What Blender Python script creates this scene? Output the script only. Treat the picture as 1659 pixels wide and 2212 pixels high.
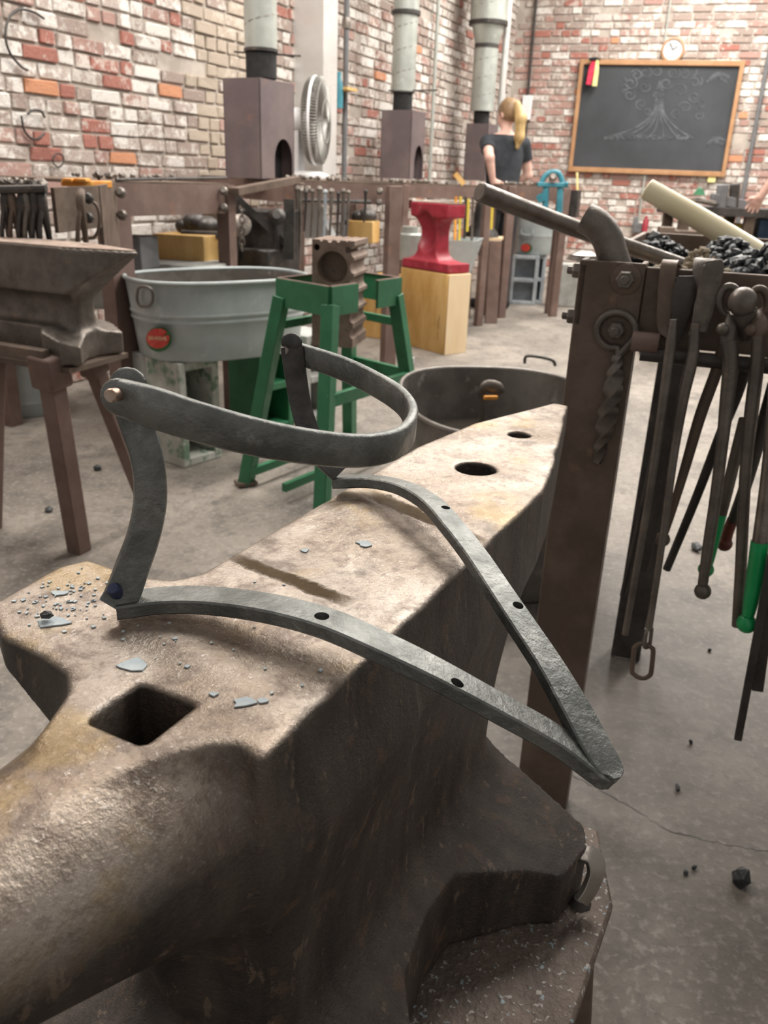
import bpy, bmesh, math, random
import numpy as np
from mathutils import Vector, Matrix

for o in list(bpy.data.objects):
    bpy.data.objects.remove(o)
random.seed(7)
SC = bpy.context.scene
COL = SC.collection

# ------------------------------------------------------------ camera
F_PX, CX, CY = 1780.0, 829.5, 1106.0          # in pixels of the 1659x2212 frame
PITCH, ROLL = math.atan(721 / 1780.0), math.radians(2.2)
CAM = Vector((0, 0, 1.10))
FW = Vector((0, math.cos(PITCH), -math.sin(PITCH)))
R0 = Vector((1, 0, 0)); U0 = R0.cross(FW)
RT = R0 * math.cos(ROLL) + U0 * math.sin(ROLL); UP = RT.cross(FW)
cam = bpy.data.cameras.new('camera'); camo = bpy.data.objects.new('camera', cam); COL.objects.link(camo)
camo.matrix_world = Matrix(((RT.x, UP.x, -FW.x, CAM.x), (RT.y, UP.y, -FW.y, CAM.y), (RT.z, UP.z, -FW.z, CAM.z), (0, 0, 0, 1)))
cam.sensor_fit = 'VERTICAL'; cam.sensor_height = 36.0; cam.lens = F_PX / 2212.0 * 36.0
cam.clip_start = 0.02; cam.clip_end = 100
cam.dof.use_dof = True; cam.dof.focus_distance = 0.56; cam.dof.aperture_fstop = 15.0
SC.camera = camo

# ------------------------------------------------------------ world, lamps, exposure
w = bpy.data.worlds.new('world'); SC.world = w; w.use_nodes = True
w.node_tree.nodes['Background'].inputs[0].default_value = (1.0, 0.955, 0.90, 1)
w.node_tree.nodes['Background'].inputs[1].default_value = 0.36
SC.view_settings.view_transform = 'Standard'; SC.view_settings.look = 'None'
SC.view_settings.gamma = 1.0; SC.view_settings.exposure = 0.10; SC.view_settings.use_curve_mapping = False

def lamp(name, loc, sx, sy, power, col=(1, .95, .88), rz=0.0, rot=None):
    l = bpy.data.lights.new(name, 'AREA'); l.shape = 'RECTANGLE'; l.size = sx; l.size_y = sy
    l.energy = power; l.color = col
    o = bpy.data.objects.new(name, l); COL.objects.link(o); o.location = loc
    o.rotation_euler = rot if rot else (0, 0, rz)
    return o
RZR = -math.radians(25)                        # heading of the room
lamp('ceiling_lamp', (-1.55, 3.3, 3.6), .4, 1.5, 88, rz=RZR)
lamp('ceiling_lamp', (1.0, 3.3, 3.6), .35, 1.6, 68, rz=RZR)
lamp('ceiling_lamp', (0.6, 5.2, 3.9), .5, 2.4, 135, rz=RZR)
lamp('ceiling_lamp', (3.0, 4.6, 3.9), .5, 2.4, 100, rz=RZR)
lamp('ceiling_lamp', (2.6, 8.3, 4.1), .6, 2.4, 230, rz=RZR)
lamp('ceiling_lamp', (5.0, 7.6, 4.1), .6, 2.4, 170, rz=RZR)

# ------------------------------------------------------------ coordinates
def ray(px, py): return FW + RT * ((px - CX) / F_PX) - UP * ((py - CY) / F_PX)
def P(px, py, Y):
    """world point seen at a pixel of the photograph, at distance Y in front of the camera"""
    d = ray(px, py); return CAM + d * (Y / d.y)
def Z(px, py, z):
    d = ray(px, py); return CAM + d * ((z - CAM.z) / d.z)
UX = Vector((math.sin(-RZR), math.cos(RZR), 0)); NX = Vector((math.cos(RZR), -math.sin(-RZR), 0)); ZZ = Vector((0, 0, 1))

# ------------------------------------------------------------ materials
def new_mat(name):
    m = bpy.data.materials.new(name); m.use_nodes = True
    return m, m.node_tree.nodes, m.node_tree.links, m.node_tree.nodes['Principled BSDF']
def noise(N, L, scale, detail=4, rough=.6, coord=None, stretch=None, dist=0.0):
    n = N.new('ShaderNodeTexNoise'); n.inputs['Scale'].default_value = scale
    n.inputs['Detail'].default_value = detail; n.inputs['Roughness'].default_value = rough
    n.inputs['Distortion'].default_value = dist
    if coord is not None:
        if stretch:
            mp = N.new('ShaderNodeMapping'); mp.inputs['Scale'].default_value = stretch
            L.new(coord, mp.inputs['Vector']); L.new(mp.outputs[0], n.inputs['Vector'])
        else: L.new(coord, n.inputs['Vector'])
    return n.outputs['Fac']
def ramp(N, L, fac, a, b):
    r = N.new('ShaderNodeMapRange'); r.inputs['From Min'].default_value = a; r.inputs['From Max'].default_value = b
    r.clamp = True; L.new(fac, r.inputs['Value']); return r.outputs[0]
def mix(N, L, fac, a, b):
    m = N.new('ShaderNodeMix'); m.data_type = 'RGBA'
    for s, k in ((fac, 0), (a, 6), (b, 7)):
        if isinstance(s, (int, float)): m.inputs[k].default_value = s
        elif isinstance(s, tuple): m.inputs[k].default_value = s if len(s) == 4 else (*s, 1)
        else: L.new(s, m.inputs[k])
    return m.outputs[2]
def math_n(N, L, op, a, b=None):
    m = N.new('ShaderNodeMath'); m.operation = op
    for s, k in ((a, 0), (b, 1)):
        if s is None: continue
        if isinstance(s, (int, float)): m.inputs[k].default_value = s
        else: L.new(s, m.inputs[k])
    return m.outputs[0]
def bump(N, L, B, h, strength, dist=.01):
    b = N.new('ShaderNodeBump'); b.inputs['Strength'].default_value = strength; b.inputs['Distance'].default_value = dist
    L.new(h, b.inputs['Height']); L.new(b.outputs[0], B.inputs['Normal'])
def worn(name, c1, c2, c3=None, scale=8, rough=.55, metal=0.0, bmp=.15, bscale=None, lo=.4, hi=.62, spots=.66, stretch=None, rv=.15, bdist=.004):
    """two colours blended by noise, optional third colour in spots; varied gloss and fine relief"""
    m, N, L, B = new_mat(name)
    tc = N.new('ShaderNodeTexCoord').outputs['Object']
    n1 = noise(N, L, scale, 6, .65, tc, stretch)
    c = mix(N, L, ramp(N, L, n1, lo, hi), c1, c2)
    if c3:
        n2 = noise(N, L, scale * 2.3, 5, .6, tc, stretch)
        c = mix(N, L, ramp(N, L, n2, spots - .04, spots + .06), c, c3)
    L.new(c, B.inputs['Base Color'])
    r = N.new('ShaderNodeMapRange'); L.new(noise(N, L, scale * 3, 4, .6, tc), r.inputs['Value'])
    r.inputs['From Min'].default_value = .3; r.inputs['From Max'].default_value = .7
    r.inputs['To Min'].default_value = max(.05, rough - rv); r.inputs['To Max'].default_value = min(1, rough + rv)
    L.new(r.outputs[0], B.inputs['Roughness'])
    B.inputs['Metallic'].default_value = metal
    if bmp: bump(N, L, B, noise(N, L, bscale or scale * 6, 6, .65, tc, stretch), bmp, bdist)
    return m

M_ = {}
M_['forged'] = worn('forged_iron', (.13, .137, .13), (.235, .24, .23), (.30, .305, .29), scale=24, rough=.43, metal=.8, bmp=.75, bscale=170, bdist=.0015, rv=.12)
M_['forged_edge'] = worn('forged_iron_worn', (.07, .068, .066), (.12, .115, .11), (.12, .085, .06), scale=30, rough=.46, metal=.75, bmp=.4, bscale=260, bdist=.001)
M_['pin'] = worn('pin_steel', (.35, .24, .18), (.45, .36, .30), scale=60, rough=.35, metal=.8, bmp=.1)
M_['pinblue'] = worn('pin_blued', (.05, .06, .12), (.08, .09, .16), scale=60, rough=.45, metal=.6, bmp=.1)
M_['rust'] = worn('rusty_steel', (.115, .083, .064), (.175, .130, .102), (.21, .135, .09), scale=9, rough=.55, metal=.35, bmp=.3, bscale=70)
M_['rustred'] = worn('red_brown_rusty_steel', (.145, .092, .076), (.20, .135, .115), (.25, .13, .08), scale=5, rough=.7, metal=.15, bmp=.2, bscale=60)
M_['hood'] = worn('hood_steel', (.13, .10, .105), (.18, .14, .135), (.21, .13, .11), scale=3, rough=.62, metal=.2, bmp=.08)
M_['dark'] = worn('dark_oily_iron', (.042, .038, .037), (.080, .072, .066), (.13, .10, .08), scale=12, rough=.48, metal=.45, bmp=.3, bscale=80)
M_['iron'] = worn('grey_brown_iron', (.125, .106, .092), (.20, .175, .152), (.24, .18, .13), scale=14, rough=.42, metal=.55, bmp=.3, bscale=90)
M_['barsteel'] = worn('round_bar_steel', (.17, .145, .125), (.27, .24, .215), scale=12, rough=.38, metal=.65, bmp=.2)
M_['wornface'] = worn('worn_anvil_face', (.36, .27, .22), (.50, .40, .34), scale=12, rough=.42, metal=.5, bmp=.2)
M_['steel'] = worn('worn_steel', (.20, .17, .15), (.32, .29, .26), scale=12, rough=.38, metal=.75, bmp=.2)
M_['black'] = worn('soot_black', (.010, .010, .011), (.018, .017, .017), scale=10, rough=.9, bmp=.1)
M_['galv'] = worn('galvanised_steel', (.34, .38, .38), (.46, .50, .50), (.54, .57, .56), scale=6, rough=.5, metal=.25, bmp=.05, lo=.3, hi=.7)
M_['galvdark'] = worn('weathered_galvanised_steel', (.14, .125, .11), (.22, .20, .18), (.30, .28, .25), scale=7, rough=.45, metal=.4, bmp=.08)
M_['duct'] = worn('duct_steel', (.36, .38, .35), (.46, .48, .44), (.55, .56, .53), scale=4, rough=.42, metal=.35, bmp=.03)
M_['alu'] = worn('brushed_aluminium', (.56, .55, .53), (.64, .63, .61), scale=2, rough=.35, metal=.35, bmp=.02)
M_['green'] = worn('green_paint', (.022, .135, .058), (.032, .175, .08), (.07, .085, .05), scale=9, rough=.45, bmp=.08, spots=.70)
M_['red'] = worn('red_paint', (.25, .014, .028), (.34, .025, .045), (.26, .09, .085), scale=10, rough=.5, bmp=.1, spots=.66)
M_['cast'] = worn('rusty_cast_iron', (.19, .13, .10), (.27, .20, .16), (.14, .10, .085), scale=14, rough=.75, metal=.1, bmp=.4, bscale=60)
M_['wood'] = worn('varnished_plywood', (.50, .28, .08), (.66, .43, .17), (.34, .19, .07), scale=6, rough=.5, bmp=.05, stretch=(1, 1, .3), spots=.66)
M_['woodpale'] = worn('pale_cut_wood', (.66, .49, .29), (.74, .58, .38), (.5, .34, .18), scale=5, rough=.6, bmp=.05, stretch=(1, 1, .2), spots=.72)
M_['handle'] = worn('ash_wood_handle', (.86, .76, .50), (.90, .82, .60), scale=6, rough=.42, bmp=.03, stretch=(1, 1, .3))
M_['block'] = worn('concrete_block', (.36, .36, .32), (.52, .52, .48), (.16, .24, .17), scale=7, rough=.95, bmp=.6, bscale=60, spots=.56)
M_['blockin'] = worn('concrete_block_plain', (.30, .30, .28), (.42, .42, .40), scale=9, rough=.95, bmp=.6, bscale=60)
M_['bluegrey'] = worn('blue_grey_paint', (.30, .33, .36), (.42, .45, .47), scale=8, rough=.7, bmp=.2)
M_['slate'] = worn('painted_box', (.11, .11, .115), (.16, .16, .165), scale=5, rough=.7, bmp=.1)
M_['teal'] = worn('teal_paint', (.03, .17, .22), (.05, .23, .29), (.10, .10, .10), scale=10, rough=.45, bmp=.1, spots=.68)
M_['yellow'] = worn('yellow_paint', (.62, .47, .05), (.72, .55, .08), scale=10, rough=.5, bmp=.05)
M_['orange'] = worn('orange_plastic', (.72, .27, .03), (.85, .42, .09), scale=18, rough=.5, bmp=.05)
M_['white'] = worn('white_plastic', (.68, .68, .69), (.76, .76, .77), scale=5, rough=.4, bmp=.02)
M_['fanmesh'] = worn('grey_fan_wire', (.22, .215, .20), (.30, .29, .27), scale=5, rough=.5, metal=.3, bmp=.02)
M_['frame'] = worn('oak_frame', (.34, .175, .08), (.41, .225, .11), scale=6, rough=.5, bmp=.05)
M_['skin'] = worn('skin', (.66, .40, .33), (.72, .46, .38), scale=10, rough=.55, bmp=.02)
M_['hair'] = worn('blond_hair', (.42, .27, .11), (.62, .44, .20), scale=40, rough=.5, bmp=.3, stretch=(1, 1, .15))
M_['hairdark'] = worn('light_brown_hair', (.20, .12, .06), (.30, .19, .10), scale=40, rough=.5, bmp=.3, stretch=(1, 1, .3))
M_['shirt'] = worn('black_cotton', (.020, .024, .030), (.034, .038, .046), scale=6, rough=.9, bmp=.1)
M_['trousers'] = worn('dark_trousers', (.022, .024, .028), (.035, .036, .04), scale=6, rough=.9, bmp=.1)
M_['cloth'] = worn('white_cotton', (.62, .64, .66), (.72, .73, .74), scale=6, rough=.9, bmp=.1)
M_['twine'] = worn('red_cloth', (.50, .02, .06), (.62, .05, .10), scale=20, rough=.9, bmp=.1)
M_['straw'] = worn('straw_yellow', (.70, .62, .24), (.80, .72, .36), scale=20, rough=.9, bmp=.1)
M_['clockface'] = worn('clock_face', (.48, .49, .50), (.54, .55, .56), scale=5, rough=.4, bmp=0)
M_['greendip'] = worn('green_plastic_dip', (.005, .30, .085), (.01, .38, .12), scale=10, rough=.28, bmp=.02)
M_['reddip'] = worn('dark_red_dip', (.10, .02, .015), (.14, .03, .02), scale=10, rough=.4, bmp=.05)
M_['flake'] = worn('paint_flake', (.46, .54, .58), (.62, .68, .70), scale=80, rough=.6, bmp=.3, bscale=500, bdist=.001)
M_['labelred'] = worn('label_red', (.60, .05, .04), (.68, .09, .07), scale=20, rough=.5, bmp=0)
M_['labelgreen'] = worn('label_green', (.02, .12, .04), (.03, .15, .05), scale=20, rough=.5, bmp=0)
M_['labeltext'] = worn('label_text', (.70, .62, .35), (.75, .68, .42), scale=20, rough=.5, bmp=0)
M_['chalk'] = worn('chalk', (.060, .065, .072), (.12, .128, .14), scale=9, rough=.95, bmp=0)
M_['cardboard'] = worn('cardboard', (.50, .33, .17), (.60, .42, .24), scale=8, rough=.8, bmp=.1)
M_['poly'] = worn('printed_tin', (.55, .45, .30), (.4, .1, .08), scale=22, rough=.5, bmp=0)

def coal_mat():
    m, N, L, B = new_mat('coal')
    tc = N.new('ShaderNodeTexCoord').outputs['Object']
    c = mix(N, L, ramp(N, L, noise(N, L, 40, 5, .6, tc), .42, .66), (.012, .014, .017), (.085, .095, .10))
    L.new(c, B.inputs['Base Color']); B.inputs['Roughness'].default_value = .38
    bump(N, L, B, noise(N, L, 150, 5, .7, tc), .5, .004)
    return m
M_['coal'] = coal_mat()
M_['ash'] = worn('ash_and_cinders', (.28, .23, .16), (.40, .34, .26), (.50, .46, .40), scale=40, rough=.95, bmp=.8, bscale=120)

def chalkboard_mat():
    m, N, L, B = new_mat('chalkboard_slate')
    tc = N.new('ShaderNodeTexCoord').outputs['Object']
    c = mix(N, L, ramp(N, L, noise(N, L, 1.6, 5, .6, tc), .3, .75), (.026, .030, .034), (.055, .060, .068))
    L.new(c, B.inputs['Base Color']); B.inputs['Roughness'].default_value = .75
    return m
M_['chalkboard'] = chalkboard_mat()

def floor_mat():
    m, N, L, B = new_mat('concrete_floor')
    tc = N.new('ShaderNodeTexCoord').outputs['Object']
    n1 = noise(N, L, 1.3, 8, .65, tc, dist=.6); n2 = noise(N, L, 6.5, 10, .74, tc, dist=.3); n3 = noise(N, L, 60, 4, .6, tc)
    c = mix(N, L, ramp(N, L, n1, .36, .60), (.135, .118, .10), (.275, .24, .205))
    c = mix(N, L, math_n(N, L, 'MULTIPLY', ramp(N, L, n2, .50, .66), .75), c, (.085, .075, .068))
    n4 = noise(N, L, 26, 6, .7, tc, dist=.5)
    c = mix(N, L, math_n(N, L, 'MULTIPLY', ramp(N, L, n4, .50, .64), .45), c, (.09, .08, .072))
    c = mix(N, L, math_n(N, L, 'MULTIPLY', ramp(N, L, n3, .52, .66), .35), c, (.44, .40, .36))
    # old burn and soot marks around the forge
    v = N.new('ShaderNodeTexVoronoi'); v.feature = 'DISTANCE_TO_EDGE'; v.inputs['Scale'].default_value = .55
    mp = N.new('ShaderNodeMapping'); mp.inputs['Location'].default_value = (.37, .15, 0)
    ad = N.new('ShaderNodeVectorMath'); ad.operation = 'ADD'
    nn = N.new('ShaderNodeTexNoise'); nn.inputs['Scale'].default_value = 3.0; nn.inputs['Detail'].default_value = 6; L.new(tc, nn.inputs['Vector'])
    sc = N.new('ShaderNodeVectorMath'); sc.operation = 'SCALE'; sc.inputs['Scale'].default_value = .35; L.new(nn.outputs['Color'], sc.inputs[0])
    L.new(tc, mp.inputs['Vector']); L.new(mp.outputs[0], ad.inputs[0]); L.new(sc.outputs[0], ad.inputs[1]); L.new(ad.outputs[0], v.inputs['Vector'])
    crack = ramp(N, L, v.outputs['Distance'], .006, .0)
    vd = N.new('ShaderNodeVectorMath'); vd.operation = 'DISTANCE'; vd.inputs[1].default_value = (-.36, -3.50, .27)
    L.new(ad.outputs[0], vd.inputs[0])
    soot = math_n(N, L, 'MULTIPLY', ramp(N, L, vd.outputs['Value'], .85, .10), .65)
    c = mix(N, L, soot, c, (.075, .066, .060))
    L.new(c, B.inputs['Base Color'])
    B.inputs['Roughness'].default_value = .62
    h = math_n(N, L, 'ADD', n2, n3)
    bump(N, L, B, h, .25, .006)
    return m
M_['floor'] = floor_mat()

def brick_mat(name, base, base2, wash, amount):
    """fired clay with remains of whitewash; a brick keeps its own tone through Object Info / position"""
    m, N, L, B = new_mat(name)
    g = N.new('ShaderNodeNewGeometry').outputs['Position']
    oi = N.new('ShaderNodeObjectInfo').outputs['Random']
    big = noise(N, L, 2.2, 3, .5, g); sm = noise(N, L, 17, 7, .72, g); fine = noise(N, L, 75, 4, .6, g)
    c = mix(N, L, ramp(N, L, fine, .3, .7), base, base2)
    f = math_n(N, L, 'ADD', math_n(N, L, 'MULTIPLY', big, .8), math_n(N, L, 'MULTIPLY', sm, 1.5))
    f = math_n(N, L, 'ADD', f, math_n(N, L, 'MULTIPLY', oi, .12))
    c = mix(N, L, math_n(N, L, 'MULTIPLY', ramp(N, L, f, 1.45 - amount, 1.60 - amount), .80), c, wash)
    c = mix(N, L, math_n(N, L, 'MULTIPLY', ramp(N, L, fine, .58, .75), .45), c, (.17, .13, .11))
    L.new(c, B.inputs['Base Color']); B.inputs['Roughness'].default_value = .92
    bump(N, L, B, math_n(N, L, 'ADD', sm, fine), .5, .008)
    return m
BR = [brick_mat('brick_white', (.34, .27, .235), (.46, .39, .35), (.74, .71, .67), .36),
      brick_mat('brick_grey', (.28, .215, .185), (.36, .285, .25), (.58, .54, .49), .24),
      brick_mat('brick_pink', (.33, .20, .17), (.40, .25, .215), (.62, .57, .52), .24),
      brick_mat('brick_red', (.30, .115, .09), (.37, .16, .125), (.60, .53, .48), .17),
      brick_mat('brick_orange', (.50, .22, .12), (.58, .28, .16), (.60, .50, .42), .06),
      brick_mat('brick_tan', (.36, .295, .235), (.44, .37, .30), (.55, .48, .41), .15)]
M_['mortar'] = worn('lime_mortar', (.36, .31, .27), (.47, .42, .37), (.60, .57, .52), scale=5, rough=.95, bmp=.4, bscale=50)

def anvil_mat():
    m, N, L, B = new_mat('anvil_iron')
    tc = N.new('ShaderNodeTexCoord').outputs['Object']
    sx = N.new('ShaderNodeSeparateXYZ'); L.new(tc, sx.inputs[0])
    X, Yc, Zc = sx.outputs[0], sx.outputs[1], sx.outputs[2]
    big = noise(N, L, 7, 5, .6, tc, dist=.3); med = noise(N, L, 38, 7, .72, tc, dist=.15)
    fine = noise(N, L, 330, 5, .7, tc); streak = noise(N, L, 26, 5, .65, tc, (1, 1, .22))
    body = mix(N, L, ramp(N, L, streak, .36, .66), (.030, .023, .018), (.085, .066, .053))
    body = mix(N, L, math_n(N, L, 'MULTIPLY', ramp(N, L, med, .56, .66), .6), body, (.15, .085, .052))
    body = mix(N, L, math_n(N, L, 'MULTIPLY', ramp(N, L, noise(N, L, 90, 5, .7, tc, (1, 1, .35)), .60, .66), .5), body, (.24, .17, .12))
    face = mix(N, L, ramp(N, L, big, .36, .62), (.30, .235, .18), (.50, .44, .385))
    face = mix(N, L, math_n(N, L, 'MULTIPLY', ramp(N, L, med, .50, .62), .75), face, (.14, .105, .085))
    face = mix(N, L, math_n(N, L, 'MULTIPLY', ramp(N, L, noise(N, L, 120, 6, .75, tc), .50, .60), .45), face, (.20, .155, .13))
    face = mix(N, L, math_n(N, L, 'MULTIPLY', ramp(N, L, fine, .60, .66), .5), face, (.75, .70, .66))
    yel = noise(N, L, 11, 4, .6, tc, dist=.4)
    face = mix(N, L, math_n(N, L, 'MULTIPLY', ramp(N, L, yel, .57, .66), .45), face, (.40, .28, .11))
    # hammered and rubbed bright: the table, the horn's upper side
    top = ramp(N, L, math_n(N, L, 'ADD', Zc, math_n(N, L, 'MULTIPLY', math_n(N, L, 'SUBTRACT', med, .5), .006)), .3465, .3492)
    horn = math_n(N, L, 'MULTIPLY', ramp(N, L, Yc, -.19, -.215), ramp(N, L, math_n(N, L, 'ADD', Zc, math_n(N, L, 'MULTIPLY', med, .03)), .315, .347))
    msk = math_n(N, L, 'MAXIMUM', top, horn)
    c = mix(N, L, msk, body, face)
    # two oily brown-yellow bands that cross the table
    def band(x0, y0, x1, y1, wd):
        dx, dy = x1 - x0, y1 - y0; ln = math.hypot(dx, dy); dx /= ln; dy /= ln
        def lin(a, b, cc): return math_n(N, L, 'ADD', math_n(N, L, 'ADD', math_n(N, L, 'MULTIPLY', X, a), math_n(N, L, 'MULTIPLY', Yc, b)), cc)
        along = lin(dx, dy, -(x0 * dx + y0 * dy)); across = lin(-dy, dx, x0 * dy - y0 * dx)
        across = math_n(N, L, 'ADD', math_n(N, L, 'ABSOLUTE', across), math_n(N, L, 'MULTIPLY', math_n(N, L, 'SUBTRACT', med, .5), wd * 2.2))
        a = math_n(N, L, 'MULTIPLY', ramp(N, L, across, wd, wd * .6), ramp(N, L, along, 0, .02))
        return math_n(N, L, 'MULTIPLY', a, ramp(N, L, math_n(N, L, 'MULTIPLY', along, -1), -ln, -ln + .02))
    b1 = band(-.078, -.03, .035, -.048, .0075); b2 = band(-.06, .135, .072, .085, .010)
    bb = math_n(N, L, 'MULTIPLY', math_n(N, L, 'MAXIMUM', b1, b2), top)
    c = mix(N, L, math_n(N, L, 'MULTIPLY', bb, .9), c, (.13, .085, .03))
    L.new(c, B.inputs['Base Color'])
    mt = N.new('ShaderNodeMapRange'); L.new(msk, mt.inputs['Value']); mt.inputs['To Min'].default_value = .12; mt.inputs['To Max'].default_value = .72
    L.new(mt.outputs[0], B.inputs['Metallic'])
    r1 = math_n(N, L, 'ADD', math_n(N, L, 'MULTIPLY', big, .20), math_n(N, L, 'MULTIPLY', med, .46))
    r1 = math_n(N, L, 'ADD', r1, math_n(N, L, 'MULTIPLY', msk, -.10)); r1 = math_n(N, L, 'ADD', r1, math_n(N, L, 'MULTIPLY', bb, -.16))
    r1 = math_n(N, L, 'ADD', r1, math_n(N, L, 'MULTIPLY', horn, -.06)); L.new(math_n(N, L, 'ADD', r1, .11), B.inputs['Roughness'])
    hh = math_n(N, L, 'ADD', math_n(N, L, 'MULTIPLY', med, .75), math_n(N, L, 'MULTIPLY', fine, .42))
    hh = math_n(N, L, 'ADD', hh, math_n(N, L, 'MULTIPLY', math_n(N, L, 'MULTIPLY', bb, fine), 2.2))
    bump(N, L, B, hh, .55, .0034)
    bn = B.inputs['Normal'].links[0].from_node; L.new(math_n(N, L, 'ADD', math_n(N, L, 'MULTIPLY', msk, -.45), 1.0), bn.inputs['Strength'])
    return m
M_['anvil'] = anvil_mat()
def plate_mat():
    m, N, L, B = new_mat('flecked_plate')
    tc = N.new('ShaderNodeTexCoord').outputs['Object']
    a = noise(N, L, 14, 5, .6, tc); b = noise(N, L, 120, 3, .5, tc, dist=.3); d = noise(N, L, 170, 3, .5, tc)
    c = mix(N, L, ramp(N, L, a, .38, .62), (.10, .075, .062), (.17, .13, .105))
    c = mix(N, L, ramp(N, L, b, .64, .67), c, (.25, .30, .32))
    c = mix(N, L, math_n(N, L, 'MULTIPLY', ramp(N, L, d, .61, .66), .8), c, (.38, .36, .33))
    L.new(c, B.inputs['Base Color']); B.inputs['Roughness'].default_value = .6; B.inputs['Metallic'].default_value = .3
    bump(N, L, B, math_n(N, L, 'ADD', b, d), .4, .003)
    return m
M_['plate'] = plate_mat()
def water_mat():
    m, N, L, B = new_mat('dirty_water')
    B.inputs['Base Color'].default_value = (.035, .030, .025, 1); B.inputs['Roughness'].default_value = .06
    tc = N.new('ShaderNodeTexCoord').outputs['Object']
    bump(N, L, B, noise(N, L, 14, 3, .5, tc), .06, .01)
    return m
M_['water'] = water_mat()

# ------------------------------------------------------------ mesh tools
def spline(pts, n=8):
    """Catmull-Rom through pts (tuples of any length)"""
    pts = [np.array(p, float) for p in pts]
    if len(pts) < 3 or n <= 1:
        return pts
    out = []
    for i in range(len(pts) - 1):
        p0 = pts[i - 1] if i else 2 * pts[0] - pts[1]
        p1, p2 = pts[i], pts[i + 1]
        p3 = pts[i + 2] if i + 2 < len(pts) else 2 * pts[-1] - pts[-2]
        for k in range(n):
            t = k / n
            out.append(.5 * ((2 * p1) + (-p0 + p2) * t + (2 * p0 - 5 * p1 + 4 * p2 - p3) * t * t + (-p0 + 3 * p1 - 3 * p2 + p3) * t ** 3))
    out.append(pts[-1]); return out
class MB:
    def __init__(s): s.v = []; s.f = []; s.fm = []; s.cur = 0
    def add(s, vs, fs):
        b = len(s.v); s.v += [tuple(map(float, x)) for x in vs]; s.f += [tuple(b + i for i in f) for f in fs]; s.fm += [s.cur] * len(fs); return s
    def box(s, c, size, rz=0.0, R=None):
        c = Vector(c); hx, hy, hz = [k / 2 for k in size]
        R = R or Matrix.Rotation(rz, 3, 'Z')
        vs = [c + R @ Vector((x, y, z)) for x in (-hx, hx) for y in (-hy, hy) for z in (-hz, hz)]
        return s.add(vs, [(0, 1, 3, 2), (4, 6, 7, 5), (0, 4, 5, 1), (2, 3, 7, 6), (0, 2, 6, 4), (1, 5, 7, 3)])
    def bar(s, p0, p1, w, h, up=(0, 0, 1), w1=None, h1=None):
        p0, p1 = Vector(p0), Vector(p1); d = (p1 - p0).normalized(); up = Vector(up)
        a = d.cross(up); a = (a if a.length > 1e-4 else d.cross(Vector((0, 1, 0)))).normalized(); b = a.cross(d)
        vs = []
        for p, ww, hh in ((p0, w, h), (p1, w1 or w, h1 or h)):
            for i, j in ((-1, -1), (1, -1), (1, 1), (-1, 1)): vs.append(p + a * (i * ww / 2) + b * (j * hh / 2))
        return s.add(vs, [(3, 2, 1, 0), (4, 5, 6, 7), (0, 1, 5, 4), (1, 2, 6, 5), (2, 3, 7, 6), (3, 0, 4, 7)])
    def ring(s, rings, closed=False, cap=True):
        n = len(rings[0]); vs = [p for r in rings for p in r]; fs = []
        m = len(rings)
        for i in range(m if closed else m - 1):
            a, b = i * n, ((i + 1) % m) * n
            for k in range(n): fs.append((a + k, a + (k + 1) % n, b + (k + 1) % n, b + k))
        if cap and not closed: fs += [tuple(range(n))[::-1], tuple((m - 1) * n + k for k in range(n))]
        return s.add(vs, fs)
    def tube(s, pts, r, seg=12, n=6, flat=1.0, closed=False, up=None):
        """round bar through pts; r one number or one per point"""
        rr = r if isinstance(r, (list, tuple)) else [r] * len(pts)
        q = [(*p, k) for p, k in zip(pts, rr)]
        if closed: q = q + [q[0]]
        sp = spline(q, n if len(pts) > 2 else 1)
        if closed: sp = sp[:-1]
        P3 = [Vector(a[:3]) for a in sp]; rings = []; prev = None
        for i, p in enumerate(P3):
            if closed: t = P3[(i + 1) % len(P3)] - P3[i - 1]
            else: t = P3[min(i + 1, len(P3) - 1)] - P3[max(i - 1, 0)]
            t.normalize()
            if prev is None:
                u = Vector(up) if up else (Vector((0, 0, 1)) if abs(t.z) < .9 else Vector((1, 0, 0)))
            else: u = prev
            u = (u - t * u.dot(t)).normalized(); prev = u; b = t.cross(u)
            rings.append([p + u * math.cos(2 * math.pi * k / seg) * sp[i][3] + b * math.sin(2 * math.pi * k / seg) * sp[i][3] * flat for k in range(seg)])
        return s.ring(rings, closed)
    def strap(s, pts, w, t, ups, n=8, closed=False, twist=0.0, ch=.12):
        """flat bar through pts: ups = direction of its width at each point; chamfered profile"""
        wl = w if isinstance(w, (list, tuple)) else [w] * len(pts)
        tl = t if isinstance(t, (list, tuple)) else [t] * len(pts)
        q = [(*p, *u, a, b) for p, u, a, b in zip(pts, ups, wl, tl)]
        sp = spline(q, n); rings = []
        for i, a in enumerate(sp):
            p = Vector(a[:3]); tg = (Vector(sp[min(i + 1, len(sp) - 1)][:3]) - Vector(sp[max(i - 1, 0)][:3])).normalized()
            u = Vector(a[3:6]); u = (u - tg * u.dot(tg)).normalized(); b = tg.cross(u)
            if twist:
                A = twist * i / (len(sp) - 1); u, b = u * math.cos(A) + b * math.sin(A), b * math.cos(A) - u * math.sin(A)
            hw, ht = a[6] / 2, a[7] / 2; c = min(hw, ht) * 2 * ch
            prof = [(hw, ht - c), (hw - c, ht), (-hw + c, ht), (-hw, ht - c), (-hw, -ht + c), (-hw + c, -ht), (hw - c, -ht), (hw, -ht + c)]
            rings.append([p + u * x + b * y for x, y in prof])
        return s.ring(rings, closed)
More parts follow.
